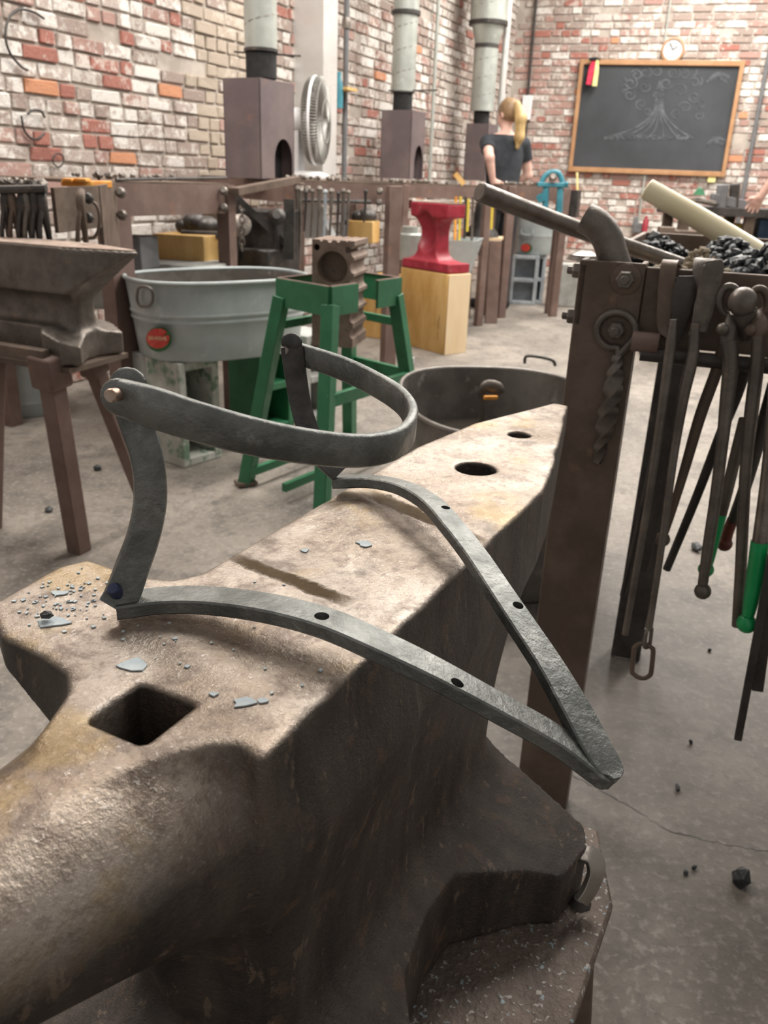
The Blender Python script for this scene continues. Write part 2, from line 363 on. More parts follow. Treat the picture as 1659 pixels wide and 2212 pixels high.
    def lathe(s, c, prof, seg=24, ax=(0, 0, 1), sx=1.0, sy=1.0, rz=0.0, cap=True, xref=None):
        """prof: (radius, height) pairs about axis ax through c; sx, sy stretch it into an oval"""
        c = Vector(c); ax = Vector(ax).normalized()
        if abs(ax.z) > .99: a = Vector((math.cos(rz), math.sin(rz), 0)); b = Vector((-math.sin(rz), math.cos(rz), 0))
        else: a = ax.cross(Vector((0, 0, 1))).normalized(); b = ax.cross(a)
        rings = [[c + ax * z + a * (r * sx * math.cos(2 * math.pi * k / seg)) + b * (r * sy * math.sin(2 * math.pi * k / seg)) for k in range(seg)] for r, z in prof]
        return s.ring(rings, False, cap)
    def prism(s, poly, vec):
        n = len(poly); vec = Vector(vec); vs = [Vector(p) for p in poly]; vs += [p + vec for p in vs]
        return s.add(vs, [tuple(range(n))[::-1], tuple(range(n, 2 * n))] + [(i, (i + 1) % n, n + (i + 1) % n, n + i) for i in range(n)])
    def ball(s, c, r, seg=14, sc=(1, 1, 1), R=None):
        c = Vector(c); rings = []; R = R or Matrix.Identity(3)
        m = seg // 2
        for i in range(1, m):
            th = math.pi * i / m
            rings.append([c + R @ Vector((r * sc[0] * math.sin(th) * math.cos(2 * math.pi * k / seg), r * sc[1] * math.sin(th) * math.sin(2 * math.pi * k / seg), -r * sc[2] * math.cos(th))) for k in range(seg)])
        n = seg; b0 = len(s.v); s.ring(rings, cap=False)
        lo = c + R @ Vector((0, 0, -r * sc[2])); hi = c + R @ Vector((0, 0, r * sc[2]))
        s.v += [tuple(lo), tuple(hi)]; a = len(s.v) - 2
        last = b0 + (len(rings) - 1) * n
        fs = [(a, b0 + (k + 1) % n, b0 + k) for k in range(n)] + [(a + 1, last + k, last + (k + 1) % n) for k in range(n)]
        s.f += fs; s.fm += [s.cur] * len(fs); return s
    def lump(s, c, r, rnd=None, sc=(1, 1, 1)):
        """a broken stone: an irregular ball of few faces"""
        rnd = rnd or random; c = Vector(c)
        bm = bmesh.new(); bmesh.ops.create_icosphere(bm, subdivisions=1, radius=r)
        A = rnd.random() * 6.3; w1 = Vector((rnd.random() + .5, rnd.random() + .5, rnd.random() * .6 + .5))
        for v in bm.verts:
            k = .82 + .28 * rnd.random(); v.co = Vector((v.co.x * w1.x, v.co.y * w1.y, v.co.z * w1.z)) * k
        R = Matrix.Rotation(A, 3, 'Z') @ Matrix.Rotation(A * 2, 3, 'X')
        vs = [c + Vector([(R @ v.co)[i] * sc[i] for i in range(3)]) for v in bm.verts]
        fs = [[v.index for v in f.verts] for f in bm.faces]; bm.free()
        return s.add(vs, fs)
    def build(s, name, mat, parent=None, smooth=True, angle=38, bevel=0.0, seg=2, local=False, up=None):
        me = bpy.data.meshes.new(name)
        V = s.v
        o = bpy.data.objects.new(name, me)
        if parent is not None:
            o.parent = parent
            if not local:
                inv = WM(parent).inverted(); V = [inv @ Vector(v) for v in V]
        elif not local:
            a = np.array(V); mn, mx = a.min(0), a.max(0); org = Vector(((mn[0] + mx[0]) / 2, (mn[1] + mx[1]) / 2, mn[2]))
            o.location = org; V = [Vector(v) - org for v in V]
        me.from_pydata([tuple(v) for v in V], [], s.f); me.validate()
        mats = mat if isinstance(mat, (list, tuple)) else [mat]
        for m in mats: me.materials.append(M_[m] if isinstance(m, str) else m)
        if len(mats) > 1:
            me.polygons.foreach_set('material_index', [s.fm[i] for i in range(len(me.polygons))])
        bm = bmesh.new(); bm.from_mesh(me); bmesh.ops.recalc_face_normals(bm, faces=bm.faces); bm.to_mesh(me); bm.free()
        if smooth:
            me.polygons.foreach_set('use_smooth', [True] * len(me.polygons)); me.set_sharp_from_angle(angle=math.radians(angle))
        COL.objects.link(o)
        if bevel:
            b = o.modifiers.new('bevel', 'BEVEL'); b.width = bevel; b.segments = seg; b.limit_method = 'ANGLE'; b.angle_limit = math.radians(35)
            if smooth: b.harden_normals = False
        return o
def WM(o):
    m = Matrix.LocRotScale(o.location, o.rotation_euler, o.scale)
    return WM(o.parent) @ m if o.parent else m
def tag(o, label=None, cat=None, group=None, kind=None):
    if label: o['label'] = label
    if cat: o['category'] = cat
    if group: o['group'] = group
    if kind: o['kind'] = kind
    return o
def thing(name, label, cat, loc=(0, 0, 0), rz=0.0, group=None):
    o = bpy.data.objects.new(name, None); COL.objects.link(o); o.empty_display_size = .05
    o.location = loc; o.rotation_euler = (0, 0, rz); return tag(o, label, cat, group)
def dup(root, loc=None, rz=None, label=None):
    r = root.copy(); COL.objects.link(r)
    if loc is not None: r.location = loc
    if rz is not None: r.rotation_euler = (0, 0, rz)
    if label: r['label'] = label
    for ch in [o for o in bpy.data.objects if o.parent == root]:
        c = ch.copy(); COL.objects.link(c); c.parent = r
        for g in [o for o in bpy.data.objects if o.parent == ch]:
            d = g.copy(); COL.objects.link(d); d.parent = c
    return r

def nets(Fv, lo, h):
    """surface nets: the zero surface of a sampled distance field as quads"""
    s = Fv < 0
    al = s[:-1, :-1, :-1].copy(); an = al.copy()
    for i in (0, 1):
        for j in (0, 1):
            for k in (0, 1):
                q = s[i:s.shape[0] - 1 + i, j:s.shape[1] - 1 + j, k:s.shape[2] - 1 + k]; al &= q; an |= q
    act = an & ~al; idx = np.argwhere(act)
    acc = np.zeros((len(idx), 3)); cnt = np.zeros(len(idx))
    cor = [(i, j, k) for i in (0, 1) for j in (0, 1) for k in (0, 1)]
    val = {c: Fv[idx[:, 0] + c[0], idx[:, 1] + c[1], idx[:, 2] + c[2]] for c in cor}
    for a in cor:
        for d in range(3):
            if a[d]: continue
            b = list(a); b[d] = 1; b = tuple(b); va, vb = val[a], val[b]
            cr = (va < 0) != (vb < 0); t = np.where(cr, va / np.where(cr, va - vb, 1), 0)
            for e in range(3): acc[:, e] += np.where(cr, a[e] + (t if e == d else 0), 0)
            cnt += cr
    V = (idx + acc / cnt[:, None]) * h + np.array(lo)
    mp = -np.ones(act.shape, np.int64); mp[idx[:, 0], idx[:, 1], idx[:, 2]] = np.arange(len(idx))
    Q = []
    for d in range(3):
        a = np.take(s, range(s.shape[d] - 1), d); b = np.take(s, range(1, s.shape[d]), d)
        e, g = (d + 1) % 3, (d + 2) % 3
        ix = np.argwhere(a != b); ok = (ix[:, e] > 0) & (ix[:, g] > 0) & (ix[:, e] < s.shape[e] - 1) & (ix[:, g] < s.shape[g] - 1); ix = ix[ok]
        sg = a[ix[:, 0], ix[:, 1], ix[:, 2]]
        def cell(de, dg):
            c = ix.copy(); c[:, e] -= de; c[:, g] -= dg; return mp[c[:, 0], c[:, 1], c[:, 2]]
        q = np.stack([cell(1, 1), cell(0, 1), cell(0, 0), cell(1, 0)], 1)
        q[~sg] = q[~sg][:, ::-1]; Q.append(q)
    return V, np.concatenate(Q)
def field(lo, hi, h):
    ax = [np.arange(lo[i] - 2 * h, hi[i] + 3 * h, h) for i in range(3)]
    return ax[0][:, None, None], ax[1][None, :, None], ax[2][None, None, :], [a[0] for a in ax]
def smin(a, b, k):
    hh = np.clip(.5 + .5 * (b - a) / k, 0, 1); return b * (1 - hh) + a * hh - k * hh * (1 - hh)
def sbox(x, y, z, c, s, r=0.0):
    q = [np.abs(v - cc) - (ss / 2 - r) for v, cc, ss in zip((x, y, z), c, s)]
    return np.sqrt(sum(np.maximum(k, 0) ** 2 for k in q)) + np.minimum(np.maximum(np.maximum(q[0], q[1]), q[2]), 0) - r
def spoly(x, y, poly):
    """signed distance to a 2-D polygon"""
    x = x + 0 * y; y = y + 0 * x; d = np.full(x.shape, 1e9); ins = np.zeros(x.shape, bool); n = len(poly)
    for i in range(n):
        ax, ay = poly[i]; bx, by = poly[(i + 1) % n]; ex, ey = bx - ax, by - ay
        t = np.clip(((x - ax) * ex + (y - ay) * ey) / (ex * ex + ey * ey), 0, 1)
        d = np.minimum(d, (x - ax - ex * t) ** 2 + (y - ay - ey * t) ** 2)
        if ay != by:
            c = ((ay > y) != (by > y)) & (x < (bx - ax) * (y - ay) / (by - ay) + ax); ins ^= c
    d = np.sqrt(d); return np.where(ins, -d, d)
def scone(x, y, z, a, b, ra, rb):
    a, b = np.array(a, float), np.array(b, float); e = b - a; L2 = (e * e).sum() + 1e-12
    t = np.clip(((x - a[0]) * e[0] + (y - a[1]) * e[1] + (z - a[2]) * e[2]) / L2, 0, 1)
    return np.sqrt((x - a[0] - e[0] * t) ** 2 + (y - a[1] - e[1] * t) ** 2 + (z - a[2] - e[2] * t) ** 2) - (ra + (rb - ra) * t)
def sdf_obj(name, Fv, lo, h, mat, parent, local=True, angle=None):
    V, Q = nets(Fv, lo, h)
    me = bpy.data.meshes.new(name)
    if parent is not None and not local:
        inv = np.array(WM(parent).inverted()); V = V @ inv[:3, :3].T + inv[:3, 3]
    me.from_pydata(V.tolist(), [], Q.tolist()); me.polygons.foreach_set('use_smooth', [True] * len(me.polygons))
    me.materials.append(M_[mat]); o = bpy.data.objects.new(name, me); COL.objects.link(o)
    if parent is not None: o.parent = parent
    return o

# ============================================================ THE SETTING: floor and walls
fl = MB(); fl.box((1.5, 5.5, -.05), (16, 17, .1)); fo = fl.build('floor', 'floor', smooth=False); tag(fo, 'worn grey brown concrete floor', kind='structure')

WA = Vector((-1.95, 3.95, 0))                               # a point of the long left wall
WC = WA + UX * 7.72                                        # the far corner
FX = Vector((math.cos(math.radians(16)), -math.sin(math.radians(16)), 0)); FN = Vector((-FX.y, FX.x, 0))   # far wall: along, outward
def pixel_of(p):
    v = Vector(p) - CAM; d = v.dot(FW)
    return (CX + F_PX * v.dot(RT) / d, CY - F_PX * v.dot(UP) / d, d) if d > .05 else (-1e4, -1e4, d)
BM = {}
def brick_mesh(k):
    if k in BM: return BM[k]
    r = random.Random(k); bm = bmesh.new(); bmesh.ops.create_cube(bm, size=1.0)
    bmesh.ops.bevel(bm, geom=list(bm.edges), offset=.07, segments=1, affect='EDGES')
    for v in bm.verts: v.co += Vector((r.uniform(-.035, .035), r.uniform(-.05, .05), r.uniform(-.05, .05)))
    me = bpy.data.meshes.new('brick'); bm.to_mesh(me); bm.free(); me.materials.append(BR[0]); BM[k] = me; return me
def brick_wall(name, label, org, dx, out, L0, L1, H, choose, seed, ch=.074, bl=.215, hide=None):
    """courses of separate bricks standing proud of a mortar slab; dx along, out = towards the room"""
    r = random.Random(seed)
    s = MB(); a = org + dx * L0; b = org + dx * L1
    s.prism([a, b, b + ZZ * H, a + ZZ * H], -out * .25); wall = s.build(name, 'mortar', smooth=False)
    tag(wall, label, kind='structure')
    inv = WM(wall).inverted(); items = []
    rz = math.atan2(dx.y, dx.x); row = 0; z = .0
    while z < H - ch:
        x = L0 + (.0 if row % 2 else -bl / 2) + r.uniform(-.03, .03)
        while x < L1:
            ln = bl if r.random() < (.72 if row % 6 else .1) else bl * .5
            mk = choose(x + ln / 2, z + ch / 2, r)
            if x > L0 - .01 and x + ln < L1 + .01 and mk is not None:
                pr = .004 + r.uniform(0, .010) - (.03 if r.random() < .02 else 0)
                c = org + dx * (x + ln / 2) + ZZ * (z + ch / 2 + r.uniform(-.003, .003)) + out * (pr - .02)
                dims = (ln - .013 + r.uniform(-.008, .002), .05, ch - .012 + r.uniform(-.006, .002))
                items.append((c, dims, mk, r.randrange(8), r.uniform(-.012, .012)))
            x += ln
        z += ch; row += 1
    vis = []
    for i, it in enumerate(items):
        px, py, d = pixel_of(it[0])
        if -40 < px < 1700 and -40 < py < 620: vis.append((it[1][0] * it[1][2] / d ** 2 * abs(out.dot((it[0] - CAM).normalized())), i))
    vis.sort(reverse=True); pick = {i for _, i in vis[:300]}
    st = MB(); mats = BR
    for i, (c, dims, mk, k, tl) in enumerate(items):
        if i in pick:
            o = bpy.data.objects.new('brick', brick_mesh(k)); COL.objects.link(o); o.parent = wall
            o.location = inv @ c; o.rotation_euler = (0, tl, rz); o.scale = dims
            o.material_slots[0].link = 'OBJECT'; o.material_slots[0].material = BR[mk]
        else:
            me = brick_mesh(k); R = Matrix.Rotation(rz, 3, 'Z') @ Matrix.Rotation(tl, 3, 'Y'); st.cur = mk
            st.add([c + R @ Vector((v.co.x * dims[0], v.co.y * dims[1], v.co.z * dims[2])) for v in me.vertices], [tuple(p.vertices) for p in me.polygons])
    if st.v:
        o = st.build('brick_courses', mats, wall, smooth=False); o['kind'] = 'stuff'
    return wall
def choose_left(x, z, r):
    t = r.random()
    if 1.66 < x and x < 2.40 and z < 4: return 5 if t < .88 else (1 if t < .96 else 2)      # tan brick pier
    if x < 1.66:
        if z > 1.75: return 0 if t < .40 else 1 if t < .66 else 2 if t < .86 else 3 if t < .97 else 4
        return 0 if t < .52 else 1 if t < .72 else 2 if t < .86 else 3 if t < .96 else 4
    return 0 if t < .36 else 1 if t < .78 else 2 if t < .95 else 3 if t < .985 else 4
def choose_far(x, z, r):
    t = r.random()
    if z < 1.25: return 0 if t < .22 else 1 if t < .40 else 2 if t < .75 else 3
    if x < .75: return 0 if t < .12 else 1 if t < .5 else 2 if t < .86 else 3
    return 0 if t < .38 else 1 if t < .70 else 2 if t < .93 else 3 if t < .98 else 4
wl = brick_wall('wall_left', 'old brick wall with worn whitewash behind the forges', WA, UX, NX, -2.6, 7.72, 4.2, choose_left, 3)
wb = brick_wall('wall_back', 'pink and white brick wall behind the chalkboard', WC, FX, -FN, 0, 6.2, 4.2, choose_far, 5)

# ============================================================ THE ANVIL IN FRONT
AR = -math.radians(27.0)
an_n = Vector((.891, -.454, 0)); an_u = Vector((.454, .891, 0))
anv = thing('anvil', 'large worn foreground anvil, square hole and two round holes in its table', 'anvil', -.258 * an_n + .45 * an_u + ZZ * .5, AR)
H = .0026
lo, hi = (-.172, -.47, .0), (.172, .545, .356)               # local: x across, y along, z up from the foot
x, y, z, lo_ = field(lo, hi, H)
yy = y + .45                                                  # distance along the anvil as measured
x2, y2 = x[:, :, 0], yy[:, :, 0]
plan = [(-.036, .230), (-.045, .245), (-.060, .257), (-.085, .262), (-.119, .264), (-.156, .285), (-.163, .345), (-.155, .364), (-.108, .362), (-.086, .370), (-.076, .388),
        (-.077, .725), (-.062, .84), (-.014, .984), (.006, .982), (.060, .745), (.073, .672), (.072, .250), (.058, .2545), (.044, .248), (.030, .232), (.014, .214), (-.026, .214)]
d2 = spoly(x2, y2, plan)[:, :, None]
under = np.where(yy < .64, .13, .205 + (yy - .64) * .34)                        # underside of block, rising under the square horn
wing = np.clip((-.076 - x) / .085, 0, 1); under = np.maximum(under, np.where(x < -.060, .342 - .060 * (1 - np.clip((-.060 - x) / .10, 0, 1)) ** 1.4, 0))
r = .004
d2 = d2 + .34 * np.clip(.275 - z, 0, .2); top = z - .35; bot = under - z
q0 = np.maximum(d2 + r, 0); q1 = np.maximum(np.maximum(top, bot) + r, 0)
F = np.sqrt(q0 ** 2 + q1 ** 2) + np.minimum(np.maximum(d2 + r, np.maximum(top, bot) + r), 0) - r
# round horn: straight upper line, tapering towards the viewer
t = np.clip((.262 - yy) / .29, 0, 1)
hr = .072 * np.sqrt(np.clip(1 - t, .02, 1)) * (1 - .42 * t); hr = np.where(yy > .262, .072, hr)
cz = .352 - hr
hd = np.sqrt(x ** 2 + (z - cz) ** 2) - hr
hd = np.maximum(hd, np.maximum(-.018 - yy, yy - .40))
F = smin(F, hd, .016)
# body, waist and feet
wd = .052 + .022 * np.clip((z - .15) / .09, 0, 1) ** 2
waist = sbox(x, yy, z, (0, .455, .15), (.122, .37, .30), .03)
F = smin(F, waist, .045)
base = [(-.165, .16), (.165, .16), (.168, .27), (.150, .300), (.092, .385), (.084, .44), (.088, .485), (.135, .535), (.160, .552), (.170, .600), (.160, .622), (.082, .640),
        (-.082, .640), (-.160, .622), (-.170, .600), (-.160, .552), (-.098, .5), (-.082, .45), (-.088, .385), (-.15, .30), (-.168, .27)]
db = spoly(x2, y2, base)[:, :, None]
slope = z - (.052 + .36 * np.clip(.165 - np.abs(x), 0, .12)) 
foot = np.maximum(np.maximum(db, slope), -z); F = smin(F, foot, .028)
F = np.maximum(F, top)
F = np.maximum(F, -z)
# hardy hole and two punch holes
hardy = sbox(x, yy, z, (-.0005, .251, .29), (.0375, .0385, .14), .003)
F = np.maximum(F, -hardy)
for (hx, hy, hr_) in ((-.001, .695, .0190), (-.003, .826, .0122)):
    c = np.maximum(np.sqrt((x - hx) ** 2 + (yy - hy) ** 2) - hr_, .16 - z); F = np.maximum(F, -c)
# hammer marks and dents
rr = np.random.RandomState(4)
for _ in range(26):
    a, b = rr.uniform(-.07, .07), rr.uniform(.3, .95); w_ = rr.uniform(.008, .02); dp = rr.uniform(.0004, .0011)
    F = F + dp * np.exp(-((x - a) ** 2 + (yy - b) ** 2 + (z - .35) ** 2) / w_ ** 2)
for _ in range(16):
    b = rr.uniform(.27, .97); w_ = rr.uniform(.004, .012); dp = rr.uniform(.0005, .0014)
    ex = .072 if b < .69 else .072 - (b - .69) * .22
    F = F + dp * np.exp(-((x - ex) ** 2 + (yy - b) ** 2 + (z - .35) ** 2) / w_ ** 2)
body = sdf_obj('anvil_body', F.astype(np.float32), lo_, H, 'anvil', anv)
del F, hd, waist, foot

# the steel plate that carries it, with its clip and welded legs
st = thing('anvil_stand', 'steel plate stand flecked with blue grey paint under the foreground anvil', 'stand', anv.location - ZZ * .5, AR)
pl = MB(); pp = [(-.2, -.40), (.2, -.40), (.2, .150), (.165, .235), (-.165, .235), (-.2, .150)]
pl.prism([(a, b, .484) for a, b in pp], (0, 0, .0155)); pl.build('top_plate', 'plate', st, local=True, bevel=.003)
for sx in (-1, 1):
    for sy in (-.33, .14):
        m = MB(); m.bar((sx * .15, sy, .482), (sx * .19, sy + (.03 if sy > 0 else -.03), 0.0), .06, .06); m.build('leg', 'rust', st, local=True, bevel=.004)
c = MB(); c.strap([P(1258, 1842, .572), P(1281, 1852, .568), P(1288, 1880, .562), P(1276, 1915, .555), P(1255, 1948, .548)], .017, .006, [(.8, .5, .2)] * 5); c.build('clip', 'steel', st)
c = MB(); c.lathe(P(1248, 1975, .560), [(.014, 0), (.012, .012), (.006, .02)], 8); c.build('bolt', 'dark', st)

# ============================================================ THE HINGED IRON FRAME ON THE ANVIL
fr = thing('hinged_iron_frame', 'forged iron hinged frame of flat bar with a curved bow, lying on the foreground anvil', 'metalwork', (-.06, .50, .852))
def cut(o, holes):
    """bore round holes (centre, axis, radius) through a finished mesh"""
    m = MB()
    for c, ax, r in holes:
        ax = Vector(ax).normalized(); m.lathe(Vector(c) - ax * .03, [(r, 0), (r, .06)], 20, ax)
    k = m.build('cutter', 'dark', o.parent)
    b = o.modifiers.new('b', 'BOOLEAN'); b.operation = 'DIFFERENCE'; b.object = k; b.solver = 'EXACT'
    dg = bpy.context.evaluated_depsgraph_get(); dg.update()
    me = bpy.data.meshes.new_from_object(o.evaluated_get(dg)); o.modifiers.clear(); old = o.data; o.data = me
    bpy.data.objects.remove(k); bpy.data.meshes.remove(old)
    me.polygons.foreach_set('use_smooth', [True] * len(me.polygons)); me.set_sharp_from_angle(angle=math.radians(35))
def PT(l): return [P(a, b, c) for a, b, c in l]
bow = PT([(258, 858, .43), (330, 880, .426), (430, 912, .425), (560, 946, .430), (690, 968, .442), (790, 973, .462), (862, 955, .490), (890, 915, .527), (872, 872, .570), (820, 835, .61), (740, 796, .65), (640, 762, .682)])
m = MB(); m.strap(bow, [.020, .0225, .022, .021, .020, .020, .020, .020, .0195, .019, .019, .018], [.008, .007, .0065, .0065, .0065, .0065, .0065, .0065, .006, .006, .006, .006], [(.05, -.05, 1)] * 12, 10, ch=.22)
m.ball(bow[0], .0104, 16, (1, .42, 1)); ob = m.build('bow', 'forged', fr, angle=50)
ll = PT([(277, 846, .447), (290, 900, .445), (316, 985, .443), (325, 1070, .442), (312, 1150, .440), (286, 1225, .436), (264, 1284, .431), (246, 1312, .427)])
m = MB(); m.strap(ll, [.020, .019, .018, .018, .018, .019, .020, .019], .0085, [(.93, .36, 0), (.93, .36, 0), (.92, .40, 0), (.9, .44, 0), (.9, .44, .1), (.9, .44, .2), (.9, .42, .2), (.9, .42, .2)], 8)
m.ball(ll[0] + Vector((.0, .002, .004)), .0105, 14, (1, .4, .9)); m.build('link', 'forged', fr, angle=45)
lr = PT([(630, 748, .672), (640, 820, .672), (656, 900, .670), (688, 975, .664), (735, 1022, .658)])
m = MB(); m.strap(lr, [.018, .018, .0175, .018, .018], .006, [(.95, .2, 0)] * 3 + [(.9, .3, .2), (.8, .4, .4)], 8)
m.ball(lr[0] + Vector((0, 0, .003)), .0088, 14, (1, .4, .9)); m.build('link', 'forged_edge', fr, angle=45)
def onz(l): return [Z(a, b, c) for a, b, c in l]
L1 = onz([(250, 1310, .8585), (350, 1297, .8590), (450, 1297, .862), (575, 1313, .867), (700, 1345, .868), (815, 1394, .863), (935, 1452, .853), (1075, 1528, .836), (1200, 1598, .815), (1300, 1672, .798), (1324, 1690, .7945)])
def perp(pts, tilt=0.0):
    u = []
    for i in range(len(pts)):
        t = (pts[min(i + 1, len(pts) - 1)] - pts[max(i - 1, 0)]).normalized(); a = t.cross(ZZ).normalized(); u.append(tuple(a + ZZ * tilt))
    return u
m = MB(); m.strap(L1, [.020, .021, .022, .0215, .021, .0205, .020, .020, .020, .017, .006], .0090, perp(L1), 8)
o1 = m.build('base_arm', 'forged', fr, angle=40)
def on_path(pts, px, py, z): return Z(px, py, z)
cut(o1, [(on_path(L1, 695, 1336, .871), (0, 0, 1), .0043), (on_path(L1, 988, 1475, .852), (.1, -.1, 1), .0037)])
R1 = onz([(722, 1041, .8585), (800, 1040, .862), (870, 1054, .868), (930, 1088, .8705), (980, 1143, .868), (1028, 1205, .861), (1075, 1275, .853), (1125, 1350, .845), (1185, 1440, .833), (1240, 1535, .820), (1288, 1625, .807), (1315, 1668, .800), (1326, 1688, .7975)])
m = MB(); m.strap(R1, [.018, .018, .018, .018, .018, .018, .018, .0185, .019, .0205, .021, .018, .006], .0085, perp(R1, .10), 8)
o2 = m.build('base_arm', 'forged', fr, angle=40)
cut(o2, [(Z(963, 1092, .8755), (0, 0, 1), .0034), (Z(1119, 1308, .852), (.1, -.1, 1), .0036)])
def pin(a, b, r, mt): m = MB(); m.lathe(a, [(r * .8, 0), (r, r * .3), (r, (Vector(b) - Vector(a)).length)], 16, Vector(b) - Vector(a)); m.build('rivet', mt, fr)
p0 = P(238, 854, .413); pin(p0, P(272, 850, .440), .0036, 'pin')
p0 = P(614, 758, .668); pin(p0, p0 + Vector((.004, .02, 0)), .0036, 'steel')
p0 = P(243, 1270, .424); pin(p0, P(262, 1292, .433), .0040, 'pinblue')

# flakes of paint and a chip lying on the table
def flake(px, py, rad, seed, name='paint_flake', z=.8502, cnt=9):
    r = random.Random(seed); c = Z(px, py, z)
    poly = [(c.x + math.cos(6.283 * k / cnt) * rad * r.uniform(.45, 1.15) * 1.3, c.y + math.sin(6.283 * k / cnt) * rad * r.uniform(.45, 1.1), z) for k in range(cnt)]
    m = MB(); m.prism(poly, (0, 0, .0007)); return m
for (px, py, rad, lb) in ((285, 1437, .0075, 'largest blue grey paint flake, just beyond the square hole of the anvil'),
                          (118, 1345, .0085, 'pale paint flake beside the dark chip on the side wing of the anvil'),
                          (525, 1518, .0055, 'blue grey paint flake right of the square hole, near the front corner'),
                          (787, 1175, .0060, 'blue grey paint flake on the middle of the anvil table, left of the wet patch'),
                          (462, 1500, .0022, 'small paint flake between the square hole and the front corner of the anvil'),
                          (566, 1515, .0026, 'small paint flake nearest the front corner of the anvil table'),
                          (660, 1190, .0030, 'thin paint flake near the far left edge of the anvil table'),
                          (130, 1282, .0045, 'pale paint flake near the outer end of the side wing of the anvil')):
    f = flake(px, py, rad, px).build('paint_flake', 'flake', smooth=False); tag(f, lb, 'flake', 'paint flakes on the anvil')
m = MB(); r = random.Random(11)
for _ in range(150):
    a = r.random()
    if a < .7: px, py = r.gauss(140, 65), r.gauss(1295, 32)
    else: px, py = r.uniform(200, 780), r.uniform(1220, 1540)
    c = Z(px, py, .8504); l = an_n * 0; lx = (c.dot(an_n) + .258); ly = c.dot(an_u)
    if not ((-.15 < lx < -.08 and .275 < ly < .355) or (-.07 < lx < .06 and .29 < ly < .64)): continue
    s_ = r.uniform(.0006, .0018); A = r.uniform(0, 6)
    m.prism([(c.x + math.cos(A + k * 1.57) * s_ * r.uniform(.5, 1.4), c.y + math.sin(A + k * 1.57) * s_ * r.uniform(.5, 1.4), .8503) for k in range(4)], (0, 0, .0005))
o = m.build('paint_crumbs', 'flake', smooth=False); tag(o, 'scattered crumbs of blue grey paint on the foreground anvil', 'flakes', kind='stuff')
m = MB(); m.lump(Z(100, 1328, .8545), .0042, random.Random(3), (1.3, .8, .8)); tag(m.build('slag_chip', 'coal', smooth=False), 'dark chip lying on the pale flake on the side wing of the anvil', 'chip')

# ============================================================ FORGE STATION ON THE RIGHT
SA = Z(1252, 568, .995)                                     # left front corner of the post, at the top
SB = Z(1388, 501, .995)                                     # far left corner of the pan
us = (SB - SA).normalized(); ns = Vector((us.y, -us.x, 0)); RZS = math.atan2(us.y, us.x) - math.pi / 2
def S(a, b, z): return Vector((SA.x, SA.y, 0)) + ns * a + us * b + ZZ * z     # a to the right, b away, z up
fg = thing('coal_forge', 'rusty steel coal forge on channel posts at the right, coal in its pan', 'forge', S(.5, .6, 0), RZS)
pw = .094; plen = (SB - SA).length
def post(a, b, h, w_, d, back=False):
    m = MB(); t = .008
    pts = [(a, b), (a + w_, b), (a + w_, b + d), (a + w_ - t, b + d), (a + w_ - t, b + t), (a + t, b + t), (a + t, b + d), (a, b + d)]
    m.prism([S(p, q, .002) for p, q in pts], (0, 0, h - .002)); return m
post(0, 0, 1.0, pw, .05).build('post', 'rust', fg, bevel=.002)
post(pw + .012, .62, .90, .07, .05).build('post', 'dark', fg, bevel=.002)  # rear post: its shade is put into the colour by darker iron
post(1.15, .05, .99, pw, .05).build('post', 'rust', fg, bevel=.002)
post(1.15, plen - .1, .99, pw, .05).build('post', 'rust', fg, bevel=.002)
m = MB(); m.box(S(pw + .6, .012, .94), (1.2, .012, .11), RZS); m.build('front_apron', 'rust', fg, bevel=.002)
m = MB(); m.box(S(.006, plen / 2, .95), (.012, plen, .09), RZS); m.build('side_apron', 'rust', fg, bevel=.002)
m = MB(); m.box(S(.65, plen, .95), (1.3, .014, .09), RZS); m.build('back_apron', 'rust', fg, bevel=.002)
m = MB(); m.box(S(1.3, plen / 2, .95), (.014, plen, .09), RZS); m.build('side_apron', 'rust', fg, bevel=.002)
m = MB(); m.box(S(.65, plen / 2, .912), (1.28, plen - .02, .012), RZS); m.build('pan', 'rust', fg)
m = MB(); m.tube([S(pw + .012, -.028, .878), S(1.25, -.028, .878)], .0105, 12); m.build('tool_rail', 'dark', fg)
m = MB(); m.tube([S(pw - .002, -.03, .895), S(pw + .035, -.03, .895)], .0145, 12); m.build('rail_end', 'rustred', fg)
m = MB(); m.box(S(pw + .055, -.004, .935), (.05, .012, .10), RZS); m.build('bracket', 'rust', fg, bevel=.002)
def bolt(c, ax, r, L=.012, washer=None, par=fg, mt='iron', nm='bolt'):
    ax = Vector(ax).normalized(); c = Vector(c)
    m = MB()
    m.lathe(c + ax * (.004 if washer else 0), [(r, 0), (r, L * .8), (r * .85, L)], 6, ax)
    m.lathe(c + ax * L, [(r * .5, 0), (r * .5, L * .6), (r * .4, L * .7)], 12, ax)
    bo = m.build(nm, mt, par, angle=30)
    if washer:
        m = MB(); m.lathe(c, [(washer, 0), (washer, .003), (washer * .9, .004)], 24, ax); m.build('washer', 'rust', bo)
    return bo
def at_plane(px, py, off=0.0):
    """pixel to the post's front plane, off in front of it"""
    d = ray(px, py); c = S(0, -off, 0); t = (c - CAM).dot(us) / d.dot(us); return CAM + d * t
bolt(at_plane(1352, 603), -us, .0135, washer=.0215)
bolt(at_plane(1332, 712), -us, .0130, .014)
for px, py in ((1250, 588), (1236, 688)):
    q = at_plane(px, py); q = S(0, .025, q.z); bolt(q, -ns, .012, .012)
# bent round bar standing on the post
hk = [S(.060, .040, .965)] + [at_plane(a, b, -.040) for a, b in ((1322, 548), (1311, 515), (1290, 486), (1262, 470))]
m = MB(); m.tube(hk, [.0225, .0225, .0225, .0225, .0215], 20, 8); m.build('bent_bar', 'iron', fg, angle=40)
